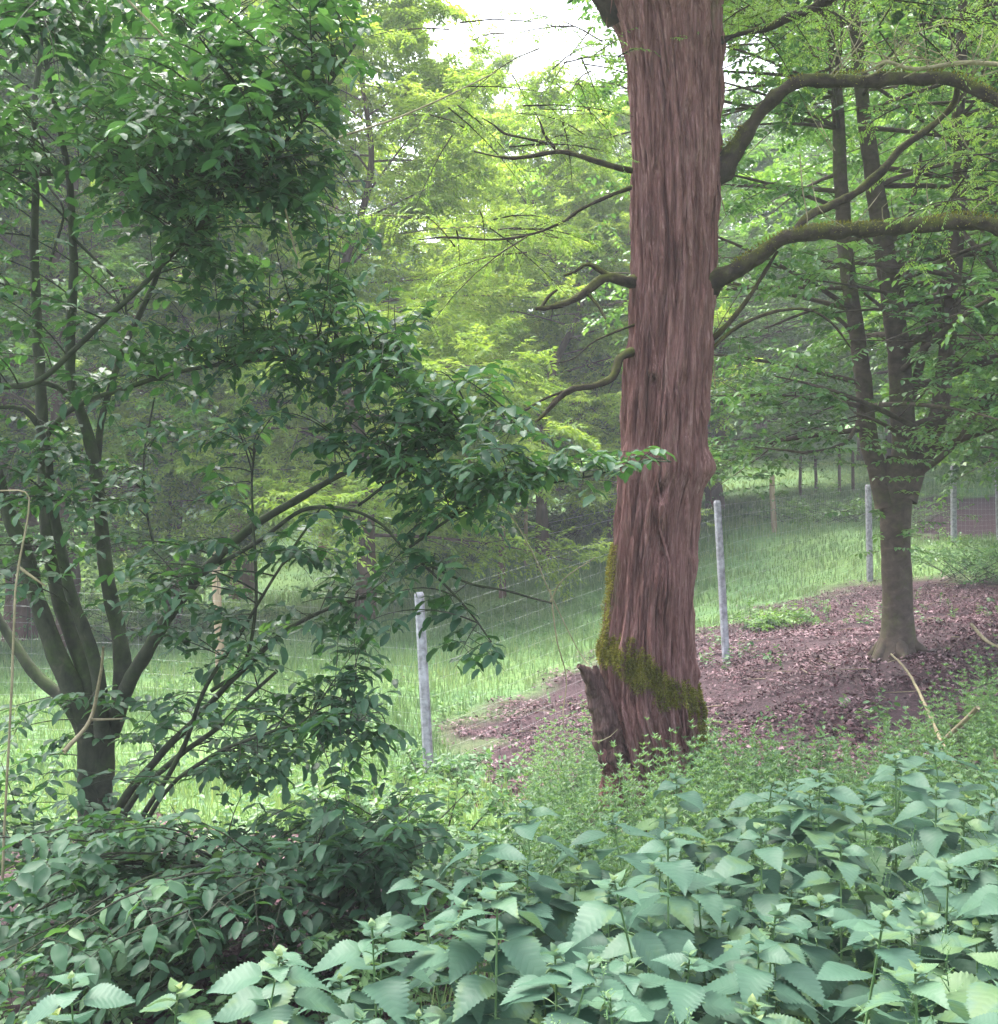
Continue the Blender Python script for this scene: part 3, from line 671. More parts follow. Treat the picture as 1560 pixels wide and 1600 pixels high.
    for p3, rad in (R1, R2):
        p, r = resample(p3, rad, .02)
        T = norm(np.gradient(p, axis=0)); k = rng.integers(0, len(p), 5200)
        ang = rng.normal(0, .9, len(k)); Uu = norm(np.cross(T[k], [0, 0, 1.])); Wv = np.cross(Uu, T[k])
        keep = fbm(p[k, 0] * 4, p[k, 1] * 4, p[k, 2] * 4, 3, 3) > -.18; k, ang, Uu, Wv = k[keep], ang[keep], Uu[keep], Wv[keep]
        on = Wv * np.cos(ang)[:, None] + Uu * np.sin(ang)[:, None]
        leaves(mz, p[k] + on * r[k][:, None] * .98, on + rng.normal(0, .5, on.shape), rng.normal(0, 1, on.shape), rng.uniform(.008, .022, len(k)), .004, 'quad')
    mz.build('limb_moss', M['moss'], root)
M['snag'] = bark_mat('dead_snag_wood', [(.3, (.018, .010, .009)), (.5, (.085, .048, .043)), (.8, (.26, .17, .16))], (34, 34, 5), 1.)
main_tree()

# ------------------------------------------------------------------ beech on the right
def beech_tree():
    d = 10.6
    root = empty('beech_tree', P(1403, 1024, d), 'smooth grey-brown tree forking into three stems above the leaf litter', 'tree')
    tb = MB()
    T = lambda pts, w, ns=20, wob=.02: tube(tb, [P(x, y, dd) for x, y, dd in pts], [q / 2 / F * dd for q, (_, _, dd) in zip(w, pts)], ns, .08, .12, a=.3, seed=int(w[0]), wob=wob, freq=5)
    # trunk
    T([(1403, 1045, d), (1403, 1020, d), (1404, 995, d), (1403, 960, d), (1402, 900, d), (1399, 840, d), (1400, 780, d), (1404, 745, d), (1408, 715, d)], [92, 70, 54, 47, 44, 44, 50, 58, 40], 30, .0)
    for a in range(6):   # root toes
        aa = a * 1.05 + .4
        b0 = P(1403, 1000, d) + np.array([math.cos(aa), math.sin(aa), 0]) * .10; b1 = P(1403, 1024, d) + np.array([math.cos(aa), math.sin(aa), 0]) * .30; b1[2] = hgt(b1[0], b1[1]) - .01
        tube(tb, [b0, (b0 + b1) / 2 + [0, 0, -.02], b1], [.07, .06, .03], 10, .05, .2, a=.6, seed=a)
    stems = [([(1388, 790, d), (1372, 735, d), (1356, 670, d), (1350, 600, d), (1340, 520, d), (1328, 450, d), (1320, 380, d), (1314, 270, d), (1308, 150, d), (1300, 0, d), (1290, -200, d)], [40, 30, 27, 25, 24, 24, 23, 21, 19, 17, 10]),
             ([(1406, 780, d), (1411, 700, d), (1411, 640, d), (1405, 550, d), (1392, 450, d), (1382, 380, d), (1368, 290, d), (1355, 200, d), (1345, 120, d), (1335, 0, d), (1330, -200, d)], [46, 38, 35, 34, 34, 30, 27, 23, 20, 17, 10]),
             ([(1412, 780, d), (1434, 730, d), (1458, 685, d - .1), (1472, 620, d - .1), (1484, 520, d - .2), (1492, 400, d - .2), (1500, 280, d - .2), (1502, 100, d - .2), (1505, -100, d - .2)], [42, 34, 31, 27, 25, 24, 21, 17, 12])]
    for k, (p, w_) in enumerate(stems): T(p, w_, 20, .03)
    tb.build('trunk', M['beechbark'], root)
    br = MB()
    B = lambda pts, w: tube(br, [P(x, y, dd) for x, y, dd in pts], [q / 2 / F * dd for q, (_, _, dd) in zip(w, pts)], 8, .08, .2, a=.4, seed=int(pts[0][0]), wob=.03)
    B([(1418, 640, d), (1436, 585, d), (1450, 530, d), (1466, 470, d + .2), (1480, 430, d + .3)], [16, 14, 13, 10, 6])
    B([(1436, 740, d), (1470, 715, d - .3), (1495, 690, d - .6), (1530, 640, d - .8), (1580, 600, d - 1)], [12, 10, 8, 6, 3])
    B([(1340, 560, d), (1330, 520, d), (1310, 498, d), (1280, 484, d - .2), (1230, 500, d - .4), (1160, 530, d - .6)], [9, 7, 6, 5, 4, 2])
    B([(1398, 500, d), (1368, 470, d), (1350, 455, d)], [8, 6, 4])
    B([(1405, 470, d), (1420, 400, d + .2), (1425, 320, d + .3), (1440, 240, d + .3)], [12, 10, 8, 5])
    B([(1380, 400, d), (1350, 370, d), (1330, 350, d - .1)], [8, 6, 3])
    B([(1540, 365, 9.8), (1520, 330, 10), (1495, 310, 10.2)], [8, 9, 9])
    B([(1600, 470, 9.8), (1560, 430, 9.8), (1520, 378, 10), (1500, 350, 10.2)], [6, 8, 9, 7])
    B([(1350, 640, d), (1320, 690, d - .6), (1260, 705, d - 1.2), (1180, 700, d - 1.8)], [7, 6, 5, 2])
    # crown: limbs from the stems, flat layered sprays
    allp = []
    for p, w_ in stems:
        q, r = resample([P(*x) for x in p], [a / 2 / F * d for a in w_], .15); allp.append((q, r))
    n = 136; P0 = []; D = []; L = []; R = []
    for i in range(n):
        q, r = allp[i % 3]; k = rng.integers(len(q) // 3, len(q)) if i > 26 else rng.integers(len(q) // 9, len(q) // 3)
        az = [math.pi, -.2, -1.3][i % 3] + rng.normal(0, 1.1)
        P0.append(q[k]); R.append(r[k] * .35); D.append([math.cos(az), math.sin(az), rng.uniform(-.1, .4)]); L.append(rng.uniform(1.2, 3.))
    c1 = (np.array(P0), norm(D), np.array(L), np.tile([0, 0, -.12], (n, 1)), np.array(R))
    c2 = children(c1, 9, .85, .5, .25, 1, (0, 0, -.08), .8); c3 = children(c2, 6, .8, .5, .15, 1, (0, 0, -.1), .8)
    # keep the view below the canopy and to the trunk open
    def keep(c):
        m = c[0] + c[1] * c[2][:, None] * .5
        x, y = proj(m[:, 0], m[:, 1], m[:, 2])
        low = (y > 745) | ((y > 600) & (x > 1330) & (x < 1450) & (m[:, 1] < d))
        gap = (((x > 1115) & (x < 1215) & (y > 60) & (y < 235)) | ((x > 850) & (x < 990) & (y > 170) & (y < 400))) & (rng.random(len(x)) < .85)
        return sub(c, ~(low | gap))
    def clear(c):
        m = c[0] + c[1] * c[2][:, None] * .5
        x, y = proj(m[:, 0], m[:, 1], m[:, 2]); bad = np.zeros(len(x), bool)
        for p, w_ in stems:
            a_ = np.array(p); xx = np.interp(y, a_[::-1, 1], a_[::-1, 0]); bad |= (abs(x - xx) < 34) & (m[:, 1] < d + .1)
        return sub(c, ~(bad & (rng.random(len(bad)) < .9)))
    c3 = clear(keep(c3)); c2k = keep(c2)
    fast_tubes(br, *c1, K=7, ns=6, r1=.2); fast_tubes(br, *c2k, K=4, ns=3)
    fo = MB()
    twig_leaves(fo, *c3[:4], 11, .07, .6, 'six', spread=.85, tilt=.3, a=rng.uniform(.2, .8, len(c3[0])))
    # low twig tiers across the trunk and hanging to the left of it
    spots = [(1160, 690, 9.4), (1200, 720, 9.6), (1130, 700, 9.0), (1240, 660, 9.8), (1180, 640, 9.5), (1280, 640, 10), (1130, 620, 9.2), (1330, 690, 9.6), (1390, 700, 9.7), (1430, 690, 9.6), (1400, 760, 9.8), (1440, 820, 9.6), (1330, 790, 9.8), (1380, 870, 9.9),
             (1500, 640, 9), (1540, 600, 8.8), (1560, 680, 8.8), (1480, 600, 9.2), (1150, 745, 9), (1210, 760, 9.2), (1110, 730, 8.8), (1540, 540, 8.8), (1460, 560, 9.2), (1300, 600, 9.8), (1230, 600, 9.8), (1180, 570, 9.4), (1270, 700, 9.8)]
    P0 = []; D = []; L = []
    for x, y, dd in spots:
        for _ in range(9 if y < 740 else 3):
            P0.append(P(x + rng.normal(0, 22), y + rng.normal(0, 13), dd + rng.normal(0, .25))); az = rng.uniform(0, 6.28); D.append([math.cos(az), math.sin(az), rng.normal(0, .12)]); L.append(rng.uniform(.2, .5))
    c = (np.array(P0), norm(D), np.array(L), np.tile([0, 0, -.1], (len(L), 1)), np.full(len(L), .003))
    fast_tubes(br, *c, K=3, ns=3); br.build('branches', M['beechbark'], root)
    twig_leaves(fo, *c[:4], 12, .065, .6, 'six', spread=.85, tilt=.22, a=rng.uniform(.3, .9, len(L)))
    fo.build('crown', M['beech'], root)
beech_tree()

# ------------------------------------------------------------------ big multi-stemmed shrub on the left
def left_shrub():
    root = empty('multi_stemmed_shrub', P(148, 1395, 5.0), 'big dark leafy shrub with many stems fanning up on the left', 'shrub')
    S_ = []
    def st(pts, w0, w1, d0, d1, seed=0):
        n = len(pts); ds = np.linspace(d0, d1, n); w_ = np.linspace(w0, w1, n)
        S_.append(([P(x, y, dd) for (x, y), dd in zip(pts, ds)], [q * .85 / 2 / F * dd for q, dd in zip(w_, ds)]))
    st([(148, 1420), (148, 1330), (150, 1250), (152, 1180), (150, 1130)], 62, 66, 5, 5)
    st([(150, 1160), (115, 1085), (80, 1010), (55, 930), (35, 860), (8, 780), (-20, 690), (-50, 600)], 42, 20, 5, 4.8)
    st([(145, 1180), (105, 1100), (60, 1055), (20, 1000), (-20, 930), (-80, 820)], 26, 14, 5.05, 5.2)
    st([(155, 1150), (128, 1040), (95, 940), (75, 830), (66, 700), (60, 560), (55, 400), (52, 270), (60, 120), (70, 0)], 36, 6, 5, 5.2)
    st([(160, 1150), (152, 1060), (130, 980), (105, 900), (85, 800), (70, 690), (40, 640), (0, 637)], 30, 6, 4.9, 4.7)
    st([(172, 1150), (186, 1080), (186, 1010), (172, 930), (165, 880), (152, 760), (140, 690), (115, 600), (113, 480), (113, 380), (108, 280), (92, 200), (70, 90)], 34, 8, 5, 4.9)
    st([(178, 1140), (200, 1070), (240, 1000), (270, 955), (320, 890), (400, 818), (470, 775), (540, 738), (620, 708), (690, 690)], 30, 5, 4.95, 4.3)
    st([(60, 730), (75, 680), (120, 635), (200, 605), (260, 588), (330, 573), (400, 562), (460, 562), (540, 575), (640, 590)], 12, 4, 4.9, 4.3)
    st([(-40, 608), (0, 605), (60, 597), (120, 545), (200, 470), (270, 398), (350, 312), (430, 237), (500, 150), (560, 60)], 13, 5, 4.7, 4.3)
    st([(60, 597), (90, 604), (120, 632)], 10, 11, 4.75, 4.8)
    st([(150, 740), (165, 650), (195, 550), (235, 450), (262, 370), (275, 280), (300, 160), (315, 40)], 14, 6, 5, 5.1)
    st([(75, 420), (100, 330), (75, 290), (52, 240)], 5, 3, 4.9, 5)
    st([(113, 370), (150, 405), (190, 445), (200, 500)], 6, 5, 4.9, 4.9)
    st([(-20, 262), (60, 272), (110, 270), (170, 280), (240, 300)], 8, 3, 4.8, 4.8)
    st([(-20, 458), (25, 456), (55, 445)], 8, 5, 4.8, 5.1)
    st([(170, 1300), (200, 1240), (255, 1175), (310, 1120), (380, 1050), (440, 990), (500, 955), (570, 930)], 18, 6, 4.9, 4.4)
    st([(175, 1310), (215, 1240), (280, 1180), (345, 1135), (390, 1085), (430, 1050)], 14, 6, 4.7, 4.3)
    st([(190, 1330), (240, 1250), (290, 1165), (320, 1080), (370, 1000), (430, 900), (500, 790)], 11, 4, 4.6, 4.3)
    st([(200, 1340), (260, 1240), (320, 1190), (400, 1150), (480, 1130), (560, 1150)], 10, 4, 4.5, 4)
    st([(330, 1080), (380, 1040), (397, 960), (396, 860), (393, 770), (400, 690)], 8, 4, 4.5, 4.5)
    st([(240, 850), (225, 780), (225, 700), (240, 620)], 5, 3, 4.8, 4.8)
    st([(320, 890), (400, 850), (470, 800), (540, 795), (600, 820), (640, 860), (730, 908), (800, 925), (860, 940)], 9, 3.5, 4.7, 4.0)
    st([(640, 860), (690, 910), (735, 960), (765, 1005)], 6, 3, 4.2, 4.0)
    st([(560, 790), (640, 730), (700, 697), (760, 675), (830, 655)], 6, 4, 4.3, 4.1)
    st([(640, 855), (700, 810), (760, 780), (850, 755), (930, 742), (1000, 722), (1050, 722)], 6, 2.5, 4.2, 3.9)
    st([(-30, 1300), (60, 1330), (140, 1350)], 10, 14, 4.4, 4.7)
    st([(180, 1380), (260, 1400), (360, 1370), (470, 1390), (560, 1440)], 10, 4, 4.3, 3.7)
    st([(-60, 60), (40, 30), (140, -20), (260, -60)], 10, 6, 4.3, 4.3)
    tb = MB()
    PTS = []; RR = []
    for i, (p, r) in enumerate(S_):
        big = max(r) > .03
        q, rr = tube(tb, p, r, 20 if big else 8, .04, .28 if big else .15, seed=i * 7, wob=.02, freq=12)
        PTS.append(q[2:]); RR.append(rr[2:])
        tbn = None
    tb.build('stems', M['stem'], root)
    PTS = np.vstack(PTS); RR = np.concatenate(RR)
    # leafy regions: cx, cy, rx, ry, n, depth lo, depth hi
    reg = [(120, 60, 190, 110, 62, 3.6, 5.2), (330, 90, 170, 110, 62, 3.6, 5.2), (480, 60, 80, 90, 20, 3.8, 5.0), (330, 200, 190, 60, 40, 3.6, 5), (110, 170, 140, 60, 26, 3.7, 5), (290, 290, 170, 50, 32, 3.9, 5),
           (430, 380, 130, 80, 38, 3.9, 5.0), (310, 380, 100, 60, 16, 4.2, 5.0), (500, 300, 70, 60, 14, 4, 4.8), (400, 500, 170, 60, 24, 4.0, 4.9), (230, 560, 120, 70, 12, 4.2, 5), (560, 560, 130, 80, 34, 3.6, 4.5), (670, 640, 130, 70, 34, 3.5, 4.4), (250, 480, 220, 150, 24, 4.1, 5), (200, 720, 200, 120, 18, 4.1, 4.9), (480, 620, 130, 60, 20, 3.9, 4.6),
           (760, 720, 110, 50, 18, 3.6, 4.2), (620, 720, 110, 50, 16, 3.7, 4.3), (700, 790, 120, 50, 12, 3.7, 4.3), (870, 740, 90, 30, 7, 3.6, 4.1), (1000, 720, 50, 14, 3, 3.7, 3.9), (150, 790, 110, 60, 12, 4.2, 4.9), (230, 880, 150, 50, 18, 3.9, 4.8),
           (130, 650, 100, 70, 8, 4.4, 5.1), (290, 930, 120, 50, 12, 4, 4.8), (560, 900, 130, 70, 30, 3.8, 4.6), (480, 990, 150, 60, 28, 3.9, 4.7), (620, 1010, 110, 50, 16, 3.8, 4.5), (330, 1050, 130, 60, 16, 4, 4.9), (560, 1110, 120, 60, 12, 3.8, 4.6),
           (440, 1140, 140, 60, 30, 3.8, 4.8), (580, 1200, 120, 50, 34, 3.7, 4.4), (380, 1250, 160, 60, 34, 3.7, 4.7), (560, 1290, 110, 50, 36, 3.6, 4.2), (620, 1340, 90, 50, 26, 3.5, 4.0), (200, 1180, 160, 70, 14, 4.2, 4.9), (60, 1160, 80, 70, 12, 4.2, 5.1), (60, 1250, 90, 60, 16, 4, 5.0), (90, 1330, 150, 50, 44, 3.2, 4.6), (300, 1350, 160, 60, 40, 3.3, 4.4),
           (500, 1390, 110, 50, 14, 3.4, 4.0), (120, 1430, 170, 60, 50, 2.9, 4.1), (340, 1440, 130, 50, 24, 3.0, 3.9), (90, 1520, 150, 60, 44, 2.7, 3.6), (20, 880, 60, 60, 5, 4.2, 4.8), (-60, 700, 60, 300, 20, 4, 5), (-80, 300, 80, 260, 30, 4, 5)]
    P0 = []; D = []; L = []; B = []; R = []
    fo = MB(); tw = MB()
    big_tone = []
    for cx, cy, rx, ry, n, d0, d1 in reg:
        for _ in range(max(3, int(n * (1.0 if cy < 330 else .72 if cy < 820 else .52 if cy < 1280 else .66)))):
            a = rng.uniform(0, 6.28); q = rng.random() ** .62 * 1.12
            dd = rng.uniform(d0, d1)
            ex, ey = cx + math.cos(a) * q * rx * 1.08, cy + math.sin(a) * q * ry * 1.15
            if (615 < ex < 715 and 930 < ey < 1240 and rng.random() < .85) or (310 < ex < 410 and 790 < ey < 1010 and rng.random() < .7): continue
            e = P(ex, ey, dd)
            ds = np.linalg.norm((PTS - e) * [1, .8, 1.], axis=1) + (PTS[:, 2] > e[2] + .1) * .15
            k = rng.choice(np.argsort(ds)[:7]); s = PTS[k]
            v = e - s; dist = np.linalg.norm(v)
            if dist < .12:
                v = norm(rng.normal(0, 1, 3) * [1, 1, .4]) * .25; dist = .25
            b = np.array([0, 0, -.32]) + rng.normal(0, .14, 3)
            D.append(v / dist - b); P0.append(s); L.append(dist); B.append(b); R.append(min(.006, .002 + dist * .004))
            big_tone.append(rng.uniform(.1, .75))
    c = (np.array(P0), np.array(D), np.array(L), np.array(B), np.array(R))
    fast_tubes(tw, *c, K=8, ns=5, r1=.35)
    # the end of each twig carries side shoots; every shoot is a compound leaf
    tone = np.array(big_tone)
    cl = []
    n_ = 7
    Pn, Dn, Ln, Bn, Rn = c
    T_end = norm(Dn + 2 * Bn)
    t0 = np.clip(1 - .50 / Ln, .15, .8)
    N = len(Pn)
    t = t0[:, None] + (1 - t0[:, None]) * (np.arange(n_)[None] + .5) / n_
    pos = Pn[:, None] + Dn[:, None] * (Ln[:, None] * t)[..., None] + Bn[:, None] * (Ln[:, None] * t ** 2)[..., None]
    T = norm(Dn[:, None] + 2 * Bn[:, None] * t[..., None])
    side = norm(np.cross(T, np.array([0, 0, 1.]) + rng.normal(0, .3, (N, 1, 3)))) * np.where(np.arange(n_) % 2 == 0, 1, -1)[None, :, None]
    d = norm(T * .55 + side + rng.normal(0, .25, (N, n_, 3)) + [0, 0, .12]); d[:, -1] = T[:, -1]
    m = N * n_
    sh = (pos.reshape(m, 3), d.reshape(m, 3), rng.uniform(.09, .20, m), np.tile([0, 0, -.28], (m, 1)) + rng.normal(0, .06, (m, 3)), np.full(m, .0016))
    keep = rng.random(m) < .62
    sh = sub(sh, keep); tn = np.repeat(tone, n_)[keep]
    fast_tubes(tw, *sh, K=4, ns=3, r1=.5)
    twig_leaves(fo, *sh[:4], 5, .068, .46, 'oval', spread=.85, tilt=.30, droop=.12, t0=.25, pair=True, a=tn, jit=.12)
    fo.build('foliage', M['shrub'], root); tw.build('twigs', M['stem'], root)
    # pale lichen covered dead twigs hanging in the shrub
    for pts, w_, dd in [([(2, 1420), (20, 1000), (26, 900), (45, 800), (40, 770), (0, 768)], 4.5, 3.9), ([(28, 885), (55, 905), (70, 915)], 5, 3.9), ([(100, 1175), (140, 1125), (155, 1060), (160, 1010)], 8, 4.3), ([(140, 1125), (190, 1122)], 5, 4.3),
                        ([(730, 690), (728, 708), (745, 735), (770, 755), (790, 790)], 6, 4.0), ([(470, 430), (440, 300), (400, 210)], 4, 4.3), ([(860, 940), (880, 905), (930, 870)], 2.5, 4.0), ([(790, 790), (830, 860), (860, 930), (905, 1020), (920, 1040)], 2.4, 4.05), ([(860, 920), (870, 1000), (885, 1060), (880, 1120), (890, 1150), (940, 1158), (965, 1140)], 2.4, 4.2),
                        ([(200, 0), (240, 40), (270, 75)], 5, 3.8), ([(520, 218), (640, 176), (775, 112)], 4, 5.2), ([(470, 250), (520, 218)], 5, 5.1)]:
        w_a = np.linspace(w_, w_ * .5, len(pts)); dt = MB()
        tube(dt, [P(x, y, dd + rng.normal(0, .03)) for x, y in pts], [q / 2 / F * dd for q in w_a], 6, .03, .2, a=.5, wob=.01)
        dt.build('dead_twig', M['twig'], root)
left_shrub()

# ------------------------------------------------------------------ background trees
def make_tree(name, label, kind, leafm, barkm, H=13, seed=1, crown0=.15, rad=3.6, nl=44, wood=.2, twign=(9, 7), lsize=.09, lw=.6, nleaf=12, shape='round', bend=-.1):
    global rng
    rng = np.random.default_rng(seed)
    root = empty(name, (0, 0, 0), label, 'tree', local=True)
    tb = MB()
    pts = [np.array([rng.normal(0, .12) * k * .5, rng.normal(0, .12) * k * .5, H * k / 7 - (.3 if k == 0 else 0)]) for k in range(8)]
    rr = [wood * 1.25, wood * .95] + [wood * (1 - k / 7.6) for k in range(2, 8)]
    q, r = tube(tb, pts, rr, 16, .25, .2, a=.3, seed=seed, freq=4)
    tb.build('trunk', barkm, root)
    n = nl
    z = H * (crown0 + (1 - crown0) * (np.arange(n) + rng.random(n)) / n * .97); u = (z / H - crown0) / (1 - crown0)
    prof = {'round': np.sqrt(np.clip(1 - (2 * u - .85) ** 2 / 1.5, .05, 1)), 'cone': np.clip(1.05 - u, .1, 1), 'feather': np.clip(1.1 - u * .75, .2, 1)}[shape]
    az = np.arange(n) * 2.39996 + rng.normal(0, .3, n)
    P0 = np.stack([np.interp(z, q[:, 2], q[:, 0]), np.interp(z, q[:, 2], q[:, 1]), z], 1)
    el = {'round': .15 + .7 * u, 'cone': -.05 + .25 * u, 'feather': .1 + .4 * u}[shape] + rng.normal(0, .12, n)
    D = norm(np.stack([np.cos(az), np.sin(az), el], 1))
    c1 = (P0, D, rad * prof * rng.uniform(.75, 1.15, n), np.tile([0, 0, bend], (n, 1)) + rng.normal(0, .05, (n, 3)), np.full(n, wood * .25) * (1 - .6 * u))
    c2 = children(c1, twign[0], .8, .48, .18, 1, (0, 0, bend), .6)
    c3 = children(c2, twign[1], .8, .5, .1, 1, (0, 0, bend * 1.5), .6, minl=.25)
    wd = MB(); fast_tubes(wd, *c1, K=7, ns=6, r1=.15); fast_tubes(wd, *c2, K=4, ns=3, r1=.3)
    wd.build('limbs', barkm, root)
    fo = MB()
    twig_leaves(fo, *c3[:4], nleaf, lsize, lw, kind, spread=.85, tilt=.4, droop=.15, a=rng.uniform(.15, .85, len(c3[0])), jit=.25)
    fo.build('crown', leafm, root)
    return root

protos = {
 'feather': make_tree('feathery_tree', 'x', 'quad', M['lime'], M['farbark'], H=10.5, seed=3, crown0=.14, rad=3.5, nl=60, wood=.13, twign=(13, 10), lsize=.095, lw=.32, nleaf=22, shape='feather', bend=-.12),
 'broad': make_tree('broadleaf_tree', 'x', 'quad', M['green'], M['farbark'], H=14, seed=4, crown0=.14, rad=4.4, nl=60, wood=.2, twign=(12, 9), lsize=.12, lw=.62, nleaf=14),
 'dense': make_tree('broadleaf_tree', 'x', 'quad', M['dark'], M['farbark'], H=15, seed=5, crown0=.10, rad=4.2, nl=62, wood=.22, twign=(12, 9), lsize=.12, lw=.6, nleaf=14),
 'conif': make_tree('tall_conifer', 'x', 'quad', M['green'], M['redbark'], H=20, seed=6, crown0=.36, rad=3.4, nl=46, wood=.30, twign=(11, 6), lsize=.09, lw=.3, nleaf=14, shape='cone', bend=-.2),
}
rng = np.random.default_rng(99)
used = set()
def place(kind, px, d, sc, rot, label, group=None):
    X = (px - 780) / F * d
    loc = (X, d, hgt(X, d) - .05)
    s = sc if not np.isscalar(sc) else (sc,) * 3
    if kind not in used:
        used.add(kind); r = protos[kind]; r.location = loc; r.rotation_euler = (0, 0, rot); r.scale = s; r['label'] = label
        if group: r['group'] = group
        return r
    return copy_tree(protos[kind], loc, rot, s, label, group)

place('feather', 570, 20, (1.3, 1.3, 1.12), .3, 'bright lime feathery-leaved tree filling the middle left of the photo')
place('feather', 270, 22, (1.3, 1.3, 1.45), 2.1, 'yellow-green feathery tree seen behind the upper left shrub stems')
place('feather', 850, 25, (1.15, 1.15, 1.06), 4.0, 'pale green feathery tree just left of the red-barked trunk, under the bright sky gap')
place('feather', 960, 35, (1.1, 1.1, 1.35), 2.6, 'pale feathery tree rising highest just left of the red-barked trunk top')
place('broad', 960, 29, (.9, .9, .68), 1.0, 'loose leafy tree behind the red-barked trunk with sky showing through')
place('broad', 1120, 33, (1.3, 1.3, .72), 2.2, 'glossy mid-green tree over the bright lawn, directly behind and right of the red-barked trunk')
place('dense', 1680, 21, 1.0, .5, 'dark leafy tree behind the three-stemmed tree at the right edge')
place('broad', 1400, 35, 1.2, 3.3, 'leafy tree in the gap between the two right stems of the forked tree')
place('broad', 1720, 16, 1.0, 5.0, 'mid-green tree beyond the right edge behind the mossy limb')
place('feather', 730, 30, (1.0, 1.0, 1.32), 5.2, 'soft yellow-green tree behind the lime feathery tree in the photo centre')
place('dense', 640, 34, (1, 1, .6), 1.2, 'dark tree low behind the lime feathery tree, above the meadow')
place('conif', 380, 28, 1.0, 1.5, 'tall conifer whose thick reddish trunk stands in the meadow behind the wooden stake')
place('conif', 515, 33, 1.0, 4.5, 'tall conifer with a slimmer reddish trunk, right of the thick reddish trunk')
place('conif', 30, 22, .95, 2.5, 'tall conifer with pinkish trunk at the far left behind the shrub stems')
place('broad', 100, 19, (.9, .9, .8), .2, 'mid-green tree behind the left shrub, beyond the meadow')
place('broad', 700, 38, (1, 1, .7), 2.0, 'leafy tree at the meadow edge behind the lime feathery tree')
place('dense', 900, 40, (1, 1, .75), 4.1, 'dark tree behind the fence wires left of the red-barked trunk')
place('broad', 1190, 48, 1.1, .9, 'distant mid-green tree beyond the bright lawn')
place('broad', 1350, 42, 1.1, 3.9, 'distant mid-green tree behind the grey bank and forked tree')
place('dense', 1560, 38, 1.1, 1.9, 'distant dark tree above the brown earth bank at the right edge')
place('dense', 250, 42, 1.1, 5.5, 'distant dark tree across the meadow on the left')
place('broad', -60, 33, 1.1, 5.0, 'distant mid-green tree at the left edge of the meadow')
for i, (px, d, k) in enumerate([(-250, 20, 'dense'), (420, 50, 'broad'), (560, 54, 'broad'), (1050, 56, 'broad'), (1800, 24, 'broad'), (1700, 44, 'dense'), (-300, 48, 'dense'), (100, 56, 'broad'), (1450, 58, 'broad')]):
    place(k, px, d, 1.15, i * 1.3, 'hazy tree of the farthest row, ' + ['outside the left edge beside the shrub', 'behind the thick reddish conifer trunk', 'right of the slimmer reddish conifer trunk', 'directly behind the red-barked trunk', 'outside the right edge beside the forked tree',
        'outside the right edge above the earth bank', 'outside the left edge across the meadow', 'behind the upper left shrub stems', 'behind the right stem of the forked tree'][i], 'trees in the farthest row')

def bush(px, d, w_, h_, m, label, n=26, ls=.06, name='bush', cat_='bush', kind='six', group=None):
    X = (px - 780) / F * d; z0 = hgt(X, d)
    root = empty(name, (X, d, z0), label, cat_, group)
    az = rng.uniform(0, 6.28, n)
    P0 = np.stack([X + rng.normal(0, w_ * .2, n), d + rng.normal(0, w_ * .2, n), np.full(n, z0)], 1)
    D = norm(np.stack([np.cos(az) * w_ * .5, np.sin(az) * w_ * .5, np.full(n, h_) * rng.uniform(.4, 1, n)], 1))
    L = np.hypot(w_ * .5, h_) * rng.uniform(.5, 1, n)
    c1 = (P0, D, L, np.tile([0, 0, -.15], (n, 1)), np.full(n, .008)); c2 = children(c1, 9, .8, .45, .15, 1, (0, 0, -.1), .3, minl=.12)
    w1 = MB(); fast_tubes(w1, *c1, K=5, ns=4); fast_tubes(w1, *c2, K=3, ns=3); w1.build('stems', M['stem'], root)
    f = MB(); twig_leaves(f, *c2[:4], 10, ls, .6, kind, tilt=.35, a=rng.uniform(.2, .8, len(c2[0]))); f.build('foliage', m, root)
    return root
def distant_wood():
    mb = MB(); n = 330
    px = rng.uniform(-500, 2100, n); d = rng.uniform(52, 72, n)
    X = (px - 780) / F * d; z0 = hgt(X, d, False); z0 = np.minimum(z0, 10)
    top = np.interp(px, [-500, 300, 560, 700, 880, 1000, 1200, 1500, 2100], [19, 19, 16, 11, 10, 12, 17, 24, 24])
    zc = z0 + rng.random(n) ** .8 * np.maximum(top - z0 - 1, 2)
    for i in range(n):
        k = 700; q = norm(rng.normal(0, 1, (k, 3))) * (rng.random(k) ** .4)[:, None] * [3.2, 2.4, 2.0]
        leaves(mb, q + [X[i], d[i], zc[i]], rng.normal(0, 1, (k, 3)) * [1, 1, .5], np.array([0, 0, 1.]) + rng.normal(0, .5, (k, 3)), .42, .26, 'quad', np.clip(rng.normal(rng.uniform(.2, .8), .15, k), 0, 1))
    tag(mb.build('distant_wood', M['far']), 'far-off mass of woodland closing the view behind the meadow', 'woodland', kind='stuff')
distant_wood()
bush(900, 30, 4.5, 2.0, M['dark'], 'dark bush behind the fence wires left of the red-barked trunk', 46, .10)
bush(600, 27, 4.5, 3.4, M['far'], 'tall yellow-green bush at the meadow edge behind the leftmost grey post', 60, .13)
bush(180, 25, 5.5, 3.2, M['far'], 'tall yellow-green bush behind the left shrub stems at the meadow edge', 60, .13)
bush(720, 29, 5.5, 3.2, M['far'], 'tall yellow-green bush at the meadow edge near the photo centre', 60, .13)
bush(1330, 27, 4.0, 1.1, M['green'], 'low green bush below the grey bank by the slim stakes', 40, .09)
bush(1200, 15.5, 1.3, .45, M['green'], 'small leafy bush on the meadow just behind the grey post', 22, .06)
bush(1545, 19, 2.4, 1.1, M['beech'], 'green bush at the right edge above the leaf litter', 30, .07)
